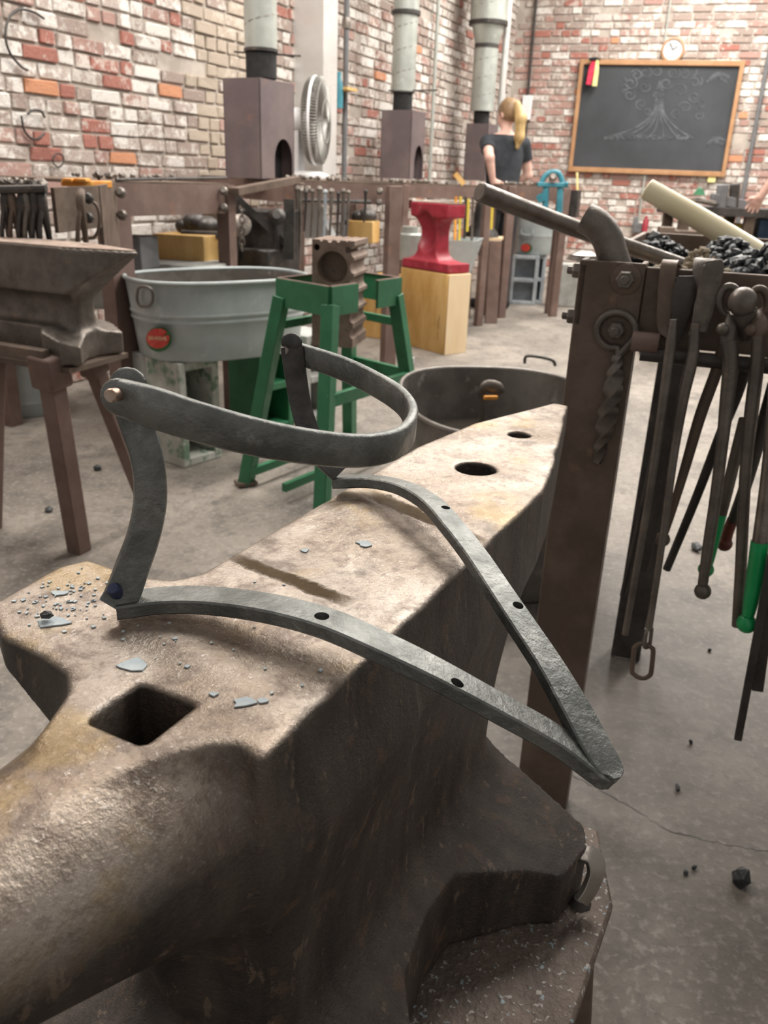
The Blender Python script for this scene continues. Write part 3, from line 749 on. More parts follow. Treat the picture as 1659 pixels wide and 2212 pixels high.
# twisted hanger round the lower bolt
rg = []
for k in range(15):
    A = math.radians(-60 - k * 300 / 14)
    rg.append(at_plane(1331 + 39 * math.cos(A + .6), 712 - 37 * math.sin(A + .6) * -1, .006))
rg = [at_plane(1331 + 42 * math.cos(a), 714 + 39 * math.sin(a), .006) for a in [math.radians(60 + k * 25) for k in range(14)]]
m = MB(); m.tube([at_plane(1336, 775, .006)] + rg[1:] + [at_plane(1334, 770, .006)], .0055, 10, 4)
sh = [at_plane(a, b, o_) for a, b, o_ in ((1334, 768, .006), (1330, 800, .010), (1322, 850, .014), (1310, 905, .012), (1299, 955, .006), (1290, 1000, .003))]
m.strap(sh, [.012, .021, .026, .026, .020, .010], [.010, .015, .018, .018, .014, .006], [tuple(ns)] * 6, 14, twist=10.0, ch=.05)
hg = m.build('twisted_hanger', 'iron', angle=40); tag(hg, 'twisted iron hanger looped round the lower bolt of the forge post', 'hanger')

# coal, cinders and the tools that lie in the pan
def heap(name, label, mt, spots, n, rmin, rmax, seed, cat):
    r = random.Random(seed); m = MB()
    for (a, b, z0, ra, h) in spots:
        m.lathe(S(a, b, z0 - .01), [(ra * 1.05, 0), (ra * .8, h * .35), (ra * .45, h * .75), (ra * .1, h * .95)], 14)
        for _ in range(n):
            q = r.random() ** .6 * ra; A = r.uniform(0, 6.283); hh = h * (1 - (q / ra) ** 1.3)
            m.lump(S(a + q * math.cos(A), b + q * math.sin(A), z0 + hh + r.uniform(-.004, .008)), r.uniform(rmin, rmax), r)
    return tag(m.build(name, mt, smooth=False), label, cat, kind='stuff')
def s_of(p): v = Vector(p) - Vector((SA.x, SA.y, 0)); return v.dot(ns), v.dot(us)
h1 = s_of(P(1428, 520, 1.95)); h2 = s_of(P(1580, 510, 1.74)); h3 = s_of(P(1660, 560, 1.58)); h4 = s_of(P(1520, 545, 1.52))
heap('coal_heap', 'small heap of black coal in the left corner of the forge pan', 'coal', [(h1[0], h1[1], .92, .10, .075), (h1[0] - .03, h1[1] + .22, .92, .10, .05)], 170, .006, .014, 1, 'coal')
heap('coal_heap', 'larger heap of black coal under the pale wooden handle', 'coal', [(h2[0], h2[1], .92, .11, .090), (h3[0], h3[1], .92, .12, .085)], 260, .006, .016, 2, 'coal')
heap('cinder_heap', 'pale brown ash and cinders between the two coal heaps', 'ash', [(h4[0], h4[1], .92, .085, .078), (h4[0] - .06, h4[1] - .06, .92, .07, .055)], 120, .004, .010, 3, 'ash')
m = MB(); m.tube([P(1397, 408, 1.95), P(1540, 490, 1.88), P(1720, 598, 1.78)], [.0225, .0235, .0225], 20, 4)
tag(m.build('wooden_pole', 'handle', bevel=.003), 'pale round wooden pole slanting out of the forge coal', 'pole')
m = MB(); m.tube([P(1035, 414, 1.42), P(1245, 494, 1.53), P(1490, 578, 1.66)], [.0155, .0150, .0135], 18, 4)
tag(m.build('iron_poker', 'barsteel', bevel=.0025), 'long round iron bar lying across the forge pan, its end in the air', 'bar')
m = MB(); m.ball(S(*s_of(Z(1570, 578, .955)), .955), .03, 12, (1.4, .7, .35)); tag(m.build('wood_chip', 'cardboard'), 'brown oval piece of wood on the cinders of the forge', 'wood')
m = MB(); m.lathe(P(1262, 562, 1.36), [(.028, 0), (.024, .008), (.008, .014)], 20); tag(m.build('tin_lid', 'steel'), 'shiny tin lid behind the bent bar on the post', 'lid')

# ---- tongs and hooks on the rail
def rail_pt(px, py, off=.04): return at_plane(px, py, off)
def rein(m, pts, r, off=.05, off2=None, seg=10):
    off2 = off if off2 is None else off2; n = len(pts)
    m.tube([at_plane(a, b, off + (off2 - off) * i / (n - 1)) for i, (a, b) in enumerate(pts)], r, seg, 6)
GT = 'tongs hanging on the forge rail'
def tongs(label, name='blacksmith_tongs', cat='tongs'): return thing(name, label, cat, S(.3, -.04, .85), 0, GT)
# 1 strap jaw
t1 = tongs('leftmost tongs on the forge rail, wide flat strap jaw hooked over the apron')
m = MB(); m.strap([at_plane(a, b, o_) for a, b, o_ in ((1458, 585, -.03), (1450, 566, -.008), (1444, 580, .010), (1438, 640, .012), (1434, 705, .014), (1446, 728, .02))], [.022, .022, .022, .022, .018, .012], .006, [tuple(ns)] * 6, 8); m.build('jaw', 'rust', t1)
m = MB(); rein(m, [(1452, 700), (1446, 760), (1430, 880), (1408, 1000), (1380, 1130), (1345, 1287)], [.006, .0065, .006, .0055, .005, .0048], .055, .035); m.build('rein', 'dark', t1)
m = MB(); rein(m, [(1455, 690), (1447, 760), (1428, 900), (1404, 1060), (1378, 1210), (1350, 1370)], [.005, .0075, .0068, .006, .0055, .0052], .065, .065); m.build('rein', 'iron', t1)
# 2 leaf jaw with chain
t2 = tongs('tongs with a dark leaf-shaped jaw and a chain link on one rein')
m = MB(); m.strap([at_plane(a, b, .02) for a, b in ((1482, 596), (1480, 620), (1474, 660), (1466, 705), (1462, 735))], [.020, .030, .028, .020, .012], [.005, .007, .007, .007, .008], [tuple(ns)] * 5, 8); m.build('jaw', 'dark', t2, angle=50)
m = MB(); rein(m, [(1502, 700), (1496, 770), (1476, 860), (1456, 980), (1437, 1120), (1420, 1240), (1402, 1356)], [.006, .0085, .008, .0065, .006, .0056, .0056], .06, .075); rein2 = m.build('rein', 'iron', t2)
m = MB(); rein(m, [(1500, 745), (1488, 800), (1462, 930), (1430, 1070), (1392, 1232)], [.007, .007, .0065, .006, .006], .04, .02); m.build('rein', 'dark', t2)
def link(c, L, Wd, r, ax, sd):
    ax, sd = Vector(ax).normalized(), Vector(sd).normalized(); pts = []
    for k in range(16):
        A = 2 * math.pi * k / 16; pts.append(Vector(c) + ax * ((L / 2 - Wd / 2) * (1 if math.cos(A) > 0 else -1) + Wd / 2 * math.cos(A)) + sd * (Wd / 2 * math.sin(A)))
    mm = MB(); mm.tube(pts, r, 8, 3, closed=True); return mm
dn = (at_plane(1392, 1430, .075) - at_plane(1400, 1370, .075)).normalized()
link(at_plane(1400, 1378, .075), .034, .014, .0032, dn, us * .8 + ns * .5).build('chain_link', 'iron', rein2)
link(at_plane(1388, 1428, .075), .062, .030, .0038, dn, ns).build('chain_link', 'rust', rein2)
# 3 wide spade
t3 = tongs('tongs with a wide curved flat jaw bent over the apron, dark brown reins')
m = MB(); m.strap([at_plane(a, b, o_) for a, b, o_ in ((1530, 590, -.045), (1524, 563, -.02), (1512, 580, .0), (1508, 640, .016), (1502, 700, .025), (1496, 725, .03))], [.026, .028, .020, .010, .010, .012], .006, [tuple(ns)] * 6, 8)
m.strap([at_plane(a, b, .03) for a, b in ((1541, 562), (1541, 578), (1532, 620), (1522, 670), (1512, 715))], [.020, .027, .028, .025, .018], [.006, .010, .012, .012, .012], [tuple(ns)] * 5, 8); m.build('jaw', 'iron', t3, angle=50)
m = MB(); rein(m, [(1562, 745), (1548, 800), (1512, 900), (1480, 1010), (1450, 1110), (1432, 1162)], [.008, .0085, .0085, .0075, .006, .006], .03, .0); m.ball(at_plane(1431, 1165, 0), .012); m.build('rein', 'rust', t3)
m = MB(); rein(m, [(1616, 775), (1592, 850), (1552, 950), (1502, 1080), (1440, 1230)], [.0085, .0085, .0075, .007, .0065], .01, -.03); m.build('rein', 'dark', t3)
# 4 round bit with ball ends
t4 = tongs('tongs with a big ball and a round eye, one rein green at its end')
m = MB(); ring = [at_plane(1576 + 21 * math.cos(a), 650 + 31 * math.sin(a), .035) for a in [math.radians(k * 30) for k in range(12)]]; m.tube(ring, .0055, 10, 3, closed=True)
m.tube([at_plane(1578, 680, .04), at_plane(1575, 720, .05), at_plane(1572, 745, .055)], [.006, .011, .010], 12, 4); m.ball(at_plane(1561, 711, .065), .0085); m.build('jaw', 'iron', t4, angle=50)
m = MB(); m.ball(at_plane(1604, 652, .055), .0185, 20, (1, 1, 1.05)); m.tube([at_plane(1606, 670, .045), at_plane(1612, 730, .03)], [.017, .010], 14); m.build('ball', 'iron', t4)
m = MB(); rein(m, [(1575, 735), (1578, 790), (1570, 870), (1560, 960), (1545, 1080), (1530, 1180), (1518, 1262)], [.011, .011, .010, .0085, .0085, .0085, .0075], .055, .065); m.ball(at_plane(1518, 1277, .065), .0125, 18); m.build('rein', 'iron', t4)
m = MB(); rein(m, [(1608, 905), (1590, 980), (1571, 1060), (1558, 1110)], [.008, .0085, .0085, .0085], .02, .0); m.build('rein', 'iron', t4)
m = MB(); rein(m, [(1558, 1110), (1544, 1160), (1532, 1205), (1526, 1225)], [.0086, .0086, .0086, .008], 0, -.01); m.ball(at_plane(1525, 1230, -.01), .0125); q = m.build('dipped_end', 'greendip', t4); q['label'] = 'green plastic dip on the rein'
# 5
t5 = tongs('tongs at the right edge with a round eye jaw and straight brown rein')
m = MB(); ring = [at_plane(1640 + 19 * math.cos(a), 650 + 26 * math.sin(a), .03) for a in [math.radians(k * 30) for k in range(12)]]; m.tube(ring, .0055, 10, 3, closed=True)
m.tube([at_plane(1638, 675, .035), at_plane(1640, 705, .05), at_plane(1638, 735, .055)], [.006, .013, .009], 12, 4); m.ball(at_plane(1622, 713, .06), .008); m.build('jaw', 'rust', t5, angle=50)
m = MB(); rein(m, [(1640, 725), (1634, 800), (1622, 900), (1612, 1000), (1606, 1100), (1600, 1230), (1593, 1352)], [.0095, .0095, .0095, .0085, .0085, .0085, .0085], .055, .055); m.build('rein', 'iron', t5)
m = MB(); rein(m, [(1672, 830), (1645, 930), (1610, 1050), (1580, 1130)], [.009, .0095, .009, .0075], .01, -.03); m.build('rein', 'dark', t5)
m = MB(); rein(m, [(1583, 1122), (1572, 1150), (1566, 1170)], [.0085, .0088, .010], -.03, -.035); m.ball(at_plane(1565, 1174, -.035), .0125); q = m.build('dipped_end', 'reddip', t5); q['label'] = 'dark red dip on the rein'
# 6 green dipped
t6 = tongs('tongs at the right edge with a bright green dipped rein end')
m = MB(); rein(m, [(1685, 720), (1672, 900), (1658, 1040), (1642, 1170)], [.010, .010, .010, .011], .07, .08); m.build('rein', 'steel', t6)
m = MB(); rein(m, [(1642, 1170), (1634, 1230), (1622, 1300), (1616, 1330)], [.0125, .0125, .0105, .0085], .08, .085, 14); m.ball(at_plane(1613, 1347, .085), .0145, 18); q = m.build('dipped_end', 'greendip', t6); q['label'] = 'bright green plastic dip on the rein'
m = MB(); m.strap([at_plane(1690, 1180, .09), at_plane(1652, 1380, .09), at_plane(1636, 1490, .09)], .016, .010, [tuple(ns)] * 3, 4)
m.strap([at_plane(1668, 1200, .10), at_plane(1625, 1430, .10), at_plane(1594, 1597, .10)], .011, .008, [tuple(ns)] * 3, 4); o = m.build('flat_iron_bar', 'dark'); tag(o, 'dark flat stepped iron bar hanging lowest at the right edge', 'bar')

# bits of coal on the floor
for i, (px, py, r, lb) in enumerate(((1601, 1895, .016, 'largest lump of coal on the floor, at the lower right'), (1505, 1181, .020, 'lump of coal on the floor beyond the tongs'),
    (1492, 1602, .0085, 'small lump of coal on the floor right of the anvil tip'), (1464, 1701, .0085, 'small lump of coal on the floor next to the crack'),
    (1533, 1404, .007, 'small lump of coal on the floor below the green tongs'), (1500, 1873, .006, 'small crumb of coal above left of the largest lump'),
    (1482, 1885, .005, 'tiny crumb of coal left of the largest lump'), (105, 1100, .014, 'coal crumb on the floor by the left tripod leg'), (210, 1010, .016, 'coal crumb on the floor between the left tripod legs'))):
    m = MB(); c = Z(px, py, r * .7); m.lump(c, r, random.Random(i + 5)); tag(m.build('coal_lump', 'coal', smooth=False), lb, 'coal', 'coal crumbs on the floor')

# the long crack in the concrete
m = MB(); cp = [Z(a, b, .0006) for a, b in ((1235, 1672), (1300, 1708), (1380, 1752), (1440, 1790), (1520, 1812), (1600, 1828), (1700, 1846))]
P3 = [Vector(p) for p in spline([tuple(p) for p in cp], 8)]; r = random.Random(9); lft_, rgt_ = [], []
for i, p in enumerate(P3):
    t = (P3[min(i + 1, len(P3) - 1)] - P3[max(i - 1, 0)]).normalized(); nn_ = Vector((-t.y, t.x, 0)); wob = nn_ * r.uniform(-.003, .003); wd_ = r.uniform(.0008, .0028)
    lft_.append(p + wob + nn_ * wd_); rgt_.append(p + wob - nn_ * wd_)
n = len(P3); m.add(lft_ + rgt_, [(i, i + 1, n + i + 1, n + i) for i in range(n - 1)]); m.build('crack', 'dark', fo, smooth=False)

# ============================================================ BACKGROUND: left side of the workshop
def reach(p0, d, px):
    """how far to go from p0 along d until the pixel column px"""
    k = RT * F_PX - FW * (px - CX); return -(Vector(p0) - CAM).dot(k) / Vector(d).dot(k)
def cutwith(o, cutters):
    k = cutters.build('cutter', 'black', o.parent)
    b = o.modifiers.new('b', 'BOOLEAN'); b.operation = 'DIFFERENCE'; b.object = k; b.solver = 'EXACT'
    dg = bpy.context.evaluated_depsgraph_get(); dg.update()
    me = bpy.data.meshes.new_from_object(o.evaluated_get(dg)); o.modifiers.clear(); old = o.data; o.data = me
    bpy.data.objects.remove(k); bpy.data.meshes.remove(old)
    me.polygons.foreach_set('use_smooth', [True] * len(me.polygons)); me.set_sharp_from_angle(angle=math.radians(35))

# ---- second anvil on a tripod stand, at the left edge
ZT = .90
T0 = Z(258, 547, ZT); T1 = Z(0, 524, ZT); e1 = (T1 - T0).normalized(); g1 = Vector((e1.y, -e1.x, 0))
if g1.y < 0: g1 = -g1
RZ1 = math.atan2(e1.y, e1.x)
la = thing('anvil', 'rusty brown anvil on a tripod stand at the left edge', 'anvil', Vector((T0.x, T0.y, ZT - .30)), RZ1)
sgn = 1 if (Matrix.Rotation(RZ1, 3, 'Z') @ Vector((0, 1, 0))).dot(g1) > 0 else -1
x, y, z, lo_ = field((-.01, -.09, 0), (.72, .24, .31), .005)
y = y * 1.0; ys = y
d2 = spoly(x[:, :, 0], ys[:, :, 0], [(0, .045), (0, .070), (.22, .145), (.62, .145), (.62, .0), (.20, .0)])[:, :, None]
und = np.where(x < .20, .292 - (x) * .55, .182)
F = np.maximum(d2, np.maximum(z - .30, und - z))
F = smin(F, sbox(x, ys, z, (.38, .072, .12), (.36, .085, .22), .02), .05)
bs = spoly(x[:, :, 0], ys[:, :, 0], [(.135, -.03), (.18, -.060), (.24, -.060), (.29, -.01), (.45, -.01), (.55, -.05), (.62, -.05), (.62, .19), (.55, .19), (.45, .15), (.33, .15), (.22, .19), (.165, .17), (.20, .10), (.19, .05)])[:, :, None]
F = smin(F, np.maximum(np.maximum(bs, z - .055 - .35 * np.clip(x - .15, 0, .1)), -z), .03)
F = np.maximum(F, z - .30)
if sgn < 0: F = F[:, ::-1, :]; lo_ = [lo_[0], -(lo_[1] + (F.shape[1] - 1) * .005), lo_[2]]
o = sdf_obj('anvil_body', F, lo_, .005, 'iron', la)
m = MB(); m.prism([T0 + e1 * a + g1 * b + ZZ * .0005 for a, b in ((.004, .05), (.20, .004), (.62, .004), (.62, .141), (.22, .141), (.004, .066))], (0, 0, .003)); m.build('worn_face', 'wornface', la, smooth=False)
ls = thing('tripod_stand', 'rusty square tube tripod stand under the left anvil', 'stand', Z(170, 1205, 0))
def Lp(a, b, zz): return T0 + e1 * a + g1 * b + ZZ * (zz - ZT)
m = MB(); m.prism([Lp(a, b, .583) for a, b in ((.15, -.06), (.64, -.06), (.64, .19), (.17, .19))], (0, 0, .014)); m.build('top_plate', 'rust', ls)
p1 = P(104, 775, 2.20); f1 = Z(172, 1190, .0) + Vector((0, 0, 0))
m = MB(); m.bar(p1, f1, .052, .052, UX); m.build('leg', 'rustred', ls, bevel=.004)
m = MB(); m.bar(p1 + (p1 - f1) * .02, p1 + (f1 - p1) * .13, .080, .080, UX); m.build('collar', 'rustred', ls, bevel=.008)
p2 = P(196, 775, 2.38); f2 = Z(330, 1120, 0)
m = MB(); m.bar(p2, f2, .045, .045, UX); m.build('leg', 'rustred', ls, bevel=.004)
m = MB(); m.bar(p2 + (p2 - f2) * .10, p2 + (f2 - p2) * .08, .065, .065, UX); m.build('collar', 'rustred', ls, bevel=.006)
m = MB(); m.bar(Lp(.58, .07, .585), Vector((T1.x - .2, T1.y + .1, 0)), .05, .05, UX); m.build('leg', 'rustred', ls, bevel=.004)
m = MB(); m.bar(P(-60, 742, 2.30), P(100, 768, 2.18), .03, .03); m.build('brace', 'rust', ls, bevel=.003)

# ---- frames of the forge tables
def beam_box(m, a, b, h, t):                        # upright plate from a to b (top edge), hanging down h
    a, b = Vector(a), Vector(b); s = (b - a).cross(ZZ).normalized() * t
    m.prism([a, b, b - ZZ * h, a - ZZ * h], s); return m
def bolts(par, pts, r=.016, mt='dark'):
    for p in pts:
        mm = MB(); mm.lathe(p, [(r, 0), (r, r * .8), (r * .6, r * 1.2)], 8, -FW); mm.build('bolt', mt, par)
TA = thing('forge_table', 'red brown steel forge table with a wide apron behind the left anvil', 'forge', Z(270, 900, 0))
A0 = P(243, 404, 3.30); A1 = P(490, 402, 3.95); ad = (A1 - A0).normalized(); ag = Vector((-ad.y, ad.x, 0)); ztop = 1.046
A0.z = A1.z = ztop
m = MB(); beam_box(m, A0, A1, .118, .012); m.build('front_apron', 'rustred', TA)
m = MB(); m.prism([A0 - ad * .02 - ZZ * .005, A1 + ad * .02 - ZZ * .005, A1 + ag * .75 - ZZ * .005, A0 + ag * .75 - ZZ * .005], (0, 0, .012)); m.build('table_top', 'rust', TA)
for c, w_, nm in ((A0, .118, 'post'), (A1, .055, 'post'), (A0 + ag * .7, .06, 'post'), (A1 + ag * .7, .06, 'post')):
    m = MB(); t = .010; R = Matrix.Rotation(math.atan2(ad.y, ad.x), 3, 'Z'); b = Vector((c.x, c.y, 0)) - ag * .02
    for off, sz in (((0, 0), (w_, t)), ((-w_ / 2 + t / 2, .03), (t, .06)), ((w_ / 2 - t / 2, .03), (t, .06))):
        q = b + ad * off[0] + ag * off[1]; m.box(q + ZZ * (ztop / 2), (sz[0], sz[1], ztop), R=R)
    m.build(nm, 'rustred', TA)
bolts(TA, [P(262, 418, 3.24), P(265, 466, 3.24), P(484, 414, 3.88), P(484, 450, 3.88)], .019, 'iron')
m = MB(); m.tube([A0 + ad * .02 + ZZ * .012, A0 + ad * .28 + ZZ * .016, A1 + ZZ * .03], .006, 8); tag(m.build('iron_rod', 'dark'), 'thin iron rod lying on the edge of the left forge table', 'rod')
# left of the post: its side apron with tongs hanging from it
B0 = P(108, 402, 2.55); B1 = P(205, 402, 2.80)
sideT = MB(); beam_box(sideT, Vector((B0.x, B0.y, 1.040)), Vector((B1.x, B1.y, 1.045)), .125, .012)
beam_box(sideT, Vector((B1.x, B1.y, 1.045)), Vector((A0.x, A0.y, 1.05)), .23, .014); sideT.build('side_apron', 'rust', TA)
bolts(TA, [P(192, 430, 2.70), P(193, 472, 2.70)], .016, 'dark')
for i, (px, c) in enumerate(((8, 'dark'), (26, 'rust'), (44, 'dark'), (58, 'iron'), (74, 'dark'), (90, 'dark'), (172, 'rust'))):
    m = MB(); r = random.Random(i); q = [P(px + r.uniform(-6, 6), 402 + r.uniform(-8, 12), 2.52), P(px + 2, 440, 2.50), P(px + 12 + r.uniform(-5, 8), 520, 2.52), P(px + 16 + r.uniform(-6, 10), 600, 2.55)]
    m.tube(q, [.010, .014, .008, .007], 8, 4); m.tube([q[1], P(px - 4, 500, 2.48), P(px + 2 + r.uniform(-6, 4), 590, 2.5)], .007, 8, 3)
    tag(m.build('blacksmith_tongs', c), ('tongs hanging on the far left rail, ' + ('outermost at the frame edge', 'second from the frame edge', 'third from the frame edge', 'middle of the seven', 'third from the big post', 'second from the big post', 'single pair beside the big post')[i]), 'tongs', 'tongs behind the left anvil')
m = MB(); m.tube([P(-10, 410, 2.5), P(100, 408, 2.5)], .012, 8); m.build('tool_rail', 'dark', TA)
m = MB(); r = random.Random(2)
for _ in range(40): m.lump(P(r.uniform(0, 95), r.uniform(392, 408), 2.62), r.uniform(.008, .018), r)
tag(m.build('scrap_heap', 'iron', smooth=False), 'bits of scrap and coal heaped on the table at the left edge', 'scrap', kind='stuff')
m = MB(); m.prism([P(131, 402, 2.9), P(131, 389, 2.9), P(196, 390, 2.95), P(197, 406, 2.95)], (.04, .10, 0)); m.box(P(150, 389, 2.92), (.03, .05, .012)); m.box(P(178, 389, 2.94), (.04, .05, .012))
tag(m.build('orange_box', 'orange', bevel=.003), 'small orange box on the left forge table', 'box')
m = MB(); ring = [P(197 + 16 * math.cos(a) + 2, 475 + 38 * math.sin(a), 2.6) for a in [math.radians(-80 + k * 16) for k in range(11)]]
ring += [P(178, 515, 2.6)]; m.tube(ring, .005, 8); tag(m.build('iron_hook', 'rust'), 'thin curved iron hook hanging beside the big left post', 'hook')
m = MB(); m.tube([P(178, 612, 2.6), P(186, 640, 2.6), P(205, 690, 2.6), P(218, 735, 2.62)], .006, 8); tag(m.build('iron_hook', 'rustred'), 'curved rusty rod between the left anvil and the big post', 'hook')
# forged hooks on the white brick
def wall_pt(px, py, off=.03):
    d = ray(px, py); t = (WA + NX * off - CAM).dot(NX) / d.dot(NX); return CAM + d * t
m = MB(); m.tube([wall_pt(a, b) for a, b in ((95, 40), (70, 25), (40, 21), (18, 42), (12, 80), (22, 115), (45, 143), (60, 152))], .006, 8); tag(m.build('wall_hook', 'dark'), 'larger black iron ring hook on the white brick wall', 'hook')
m = MB(); m.tube([wall_pt(a, b) for a, b in ((60, 246), (72, 238), (88, 240), (97, 254))], .0055, 8)
m.tube([wall_pt(a, b) for a, b in ((46, 250), (52, 280), (66, 298), (82, 300), (96, 288))], .0055, 8); tag(m.build('wall_hook', 'dark'), 'smaller black iron ring hook lower on the white brick wall', 'hook')
m = MB(); m.tube([wall_pt(126 + 12 * math.cos(a), 346 + 14 * math.sin(a)) for a in [math.radians(k * 36) for k in range(10)]], .004, 6, 2, closed=True); tag(m.build('small_ring', 'dark'), 'small ring on the lower white brick wall', 'ring')

# ---- things under and on the left tables
m = MB(); m.box(P(410, 548, 4.1), (.26, .22, .18), -.25); o = m.build('wooden_box', 'wood', bevel=.004); tag(o, 'yellow plywood box behind the big oval tub', 'box')
m = MB(); m.box(P(298, 545, 3.6), (.11, .16, .13), -.2); tag(m.build('grey_box', 'slate', bevel=.004), 'dark grey box between the big left post and the plywood box', 'box')
m = MB(); m.box(P(350, 615, 3.95), (.62, .30, .22), -.2); tag(m.build('stone_slab', 'blockin', bevel=.01), 'dusty grey stone slab under the plywood box', 'slab')
o = Z(410, 640, .0)
m = MB()
for (px, py, r_) in ((398, 488, .045), (420, 480, .06), (447, 490, .065)): m.ball(P(px, py, 4.2), r_, 14, (1, 1, .8))
m.tube([P(392, 505, 4.1), P(470, 508, 4.1)], .018, 8); tag(m.build('bellows_blower', 'dark'), 'round black blower housing on the plywood box', 'blower')
ma = thing('chain_machine', 'dark greasy machine with a hanging chain under the left hood', 'machine', Vector((P(570, 520, 4.3).x, 4.3, 0)))
m = MB(); m.box(P(575, 520, 4.35), (.26, .22, .30), RZR); m.box(P(540, 560, 4.3), (.36, .2, .12), RZR); m.build('housing', 'dark', ma, bevel=.01)
m = MB(); m.lathe(P(520, 490, 4.15), [(.05, 0), (.055, .02), (.03, .03)], 16, -FW); whl = m.build('wheel', 'iron', ma)
m = MB(); m.lathe(P(600, 470, 4.15), [(.035, 0), (.04, .02), (.02, .04)], 16, -FW); m.build('wheel', 'dark', ma)
for k in range(7):
    a = P(523, 462 + k * 12, 4.08); link(a, .036, .022, .0035, (0, 0, 1), (1, 0, 0) if k % 2 else (0, 1, 0)).build('chain_link', 'steel', whl)
m = MB(); m.bar(P(505, 420, 4.2), P(635, 545, 4.25), .03, .03); m.bar(P(505, 560, 4.2), P(505, 430, 4.2), .03, .05); m.bar(P(625, 560, 4.2), P(625, 430, 4.2), .03, .05); m.build('frame', 'dark', ma)

# ---- big oval tub on concrete blocks
e0 = Z(283, 603, .715); e2 = Z(640, 588, .715); tc_ = (e0 + e2) / 2; ta = (e2 - e0).normalized(); half = (e2 - e0).length / 2
TRZ = math.atan2(ta.y, ta.x); tb = Vector((-ta.y, ta.x, 0)); tb = tb if tb.y > 0 else -tb
def oval_tub(root, c, rz, a, b, hgt, taper, mt, inner='galvdark', bands=(.58, .50), rim=.011, water=None, watermat='water', seg=44, fl_=.55, lining=None):
    """superellipse shell with rolled rim and pressed bands"""
    R = Matrix.Rotation(rz, 3, 'Z'); c = Vector(c)
    def rg(k, zz):
        out = []
        for i in range(seg):
            A = 2 * math.pi * i / seg; ca, sa = math.cos(A), math.sin(A); p_ = fl_ + .2
            out.append(c + R @ Vector((a * k * math.copysign(abs(ca) ** p_, ca), b * k * math.copysign(abs(sa) ** p_, sa), 0)) + ZZ * zz)
        return out
    def kk(f): return taper + (1 - taper) * f
    rs = [rg(kk(0) - .02, 0), rg(kk(0), .004)]; fs = [.1, .3]
    zs = sorted([.02, .3, .95, 1.0] + [q + d for q in bands for d in (-.035, -.02, 0, .02, .035)])
    for f in zs:
        bulge = max([0] + [.016 * (1 - abs(f - q) / .034) for q in bands if abs(f - q) < .034]); rs.append(rg(kk(f) + bulge, f * hgt))
    m = MB(); m.ring(rs + [rg(kk(1) - .012, hgt), rg(kk(.5) - .012, hgt * .5), rg(kk(0) - .012, .008)], cap=True); m.build('tub_shell', mt, root, angle=60)
    m = MB(); m.tube(rg(1.005, hgt), rim * .7, 8, 1, closed=True); m.build('rolled_rim', mt if inner == 'galvdark' else inner, root)
    if lining:
        m = MB(); m.ring([rg(kk(f) - .022, f * hgt) for f in (.03, .5, .93, .985)], cap=False); m.build('tub_lining', lining, root)
    if water is not None:
        m = MB(); m.add(rg(kk(water) - .014, hgt * water), [tuple(range(seg))]); m.build('water', watermat, root, smooth=False)
TB = thing('oval_washtub', 'large oval galvanised washtub with a red and green label on concrete blocks', 'tub', Vector((tc_.x, tc_.y, .42)), TRZ)
oval_tub(TB, Vector((tc_.x, tc_.y, .42)), TRZ, half, .24, .295, .90, 'galv', water=.80, lining='galvdark')
hp = [P(296, 622, 3.02), P(297, 650, 3.02), P(305, 662, 3.02), P(323, 660, 3.02), P(330, 650, 3.02), P(327, 624, 3.02), P(318, 618, 3.02), P(304, 618, 3.02)]
def on_tub(px, py, root_c, rz, a, b, taper, hgt, off=.004):
    """pixel to the tub's side wall"""
    d = ray(px, py); c = Vector(root_c); R = Matrix.Rotation(-rz, 3, 'Z'); lo_t, n = None, 900
    for i in range(n):
        t = 1.5 + i * .012; q = CAM + d * t; l = R @ (q - c); f = min(1, max(0, l.z / hgt)); k = taper + (1 - taper) * f; p_ = 1 / .75
        if (abs(l.x) / (a * k)) ** 2.667 + (abs(l.y) / (b * k)) ** 2.667 < 1: return CAM + d * (t - .012 - off)
    return CAM + d * 3
tubc = Vector((tc_.x, tc_.y, .42))
def ot(px, py, off=.0): return on_tub(px, py, tubc, TRZ, half * 1.02, .245, .90, .295, off)
m = MB(); m.tube([ot(a, b, .012) for a, b in ((298, 624), (296, 645), (303, 661), (322, 661), (330, 648), (328, 628), (318, 620), (305, 619))], .0055, 8, 4, closed=True); m.build('drop_handle', 'galvdark', TB)
lb_c = ot(342, 732, .004)
def label_disc(par, cpx, cpy, rx, ry, fn, mt, off, seg=24, part='label_disc', half_=None):
    pts = [fn(cpx + rx * math.cos(2 * math.pi * k / seg), cpy + ry * math.sin(2 * math.pi * k / seg), off) for k in range(seg)]
    if half_: pts = half_(pts)
    c = fn(cpx, cpy, off); mm = MB(); mm.add([c] + pts, [(0, i + 1, (i + 1) % len(pts) + 1) for i in range(len(pts))]); return mm.build(part, mt, par, smooth=False)
lbd = label_disc(TB, 343, 733, 28, 27, ot, 'labelgreen', .012, part='label')
label_disc(lbd, 341, 731, 25, 22, ot, 'labelred', .017, part='label_field')
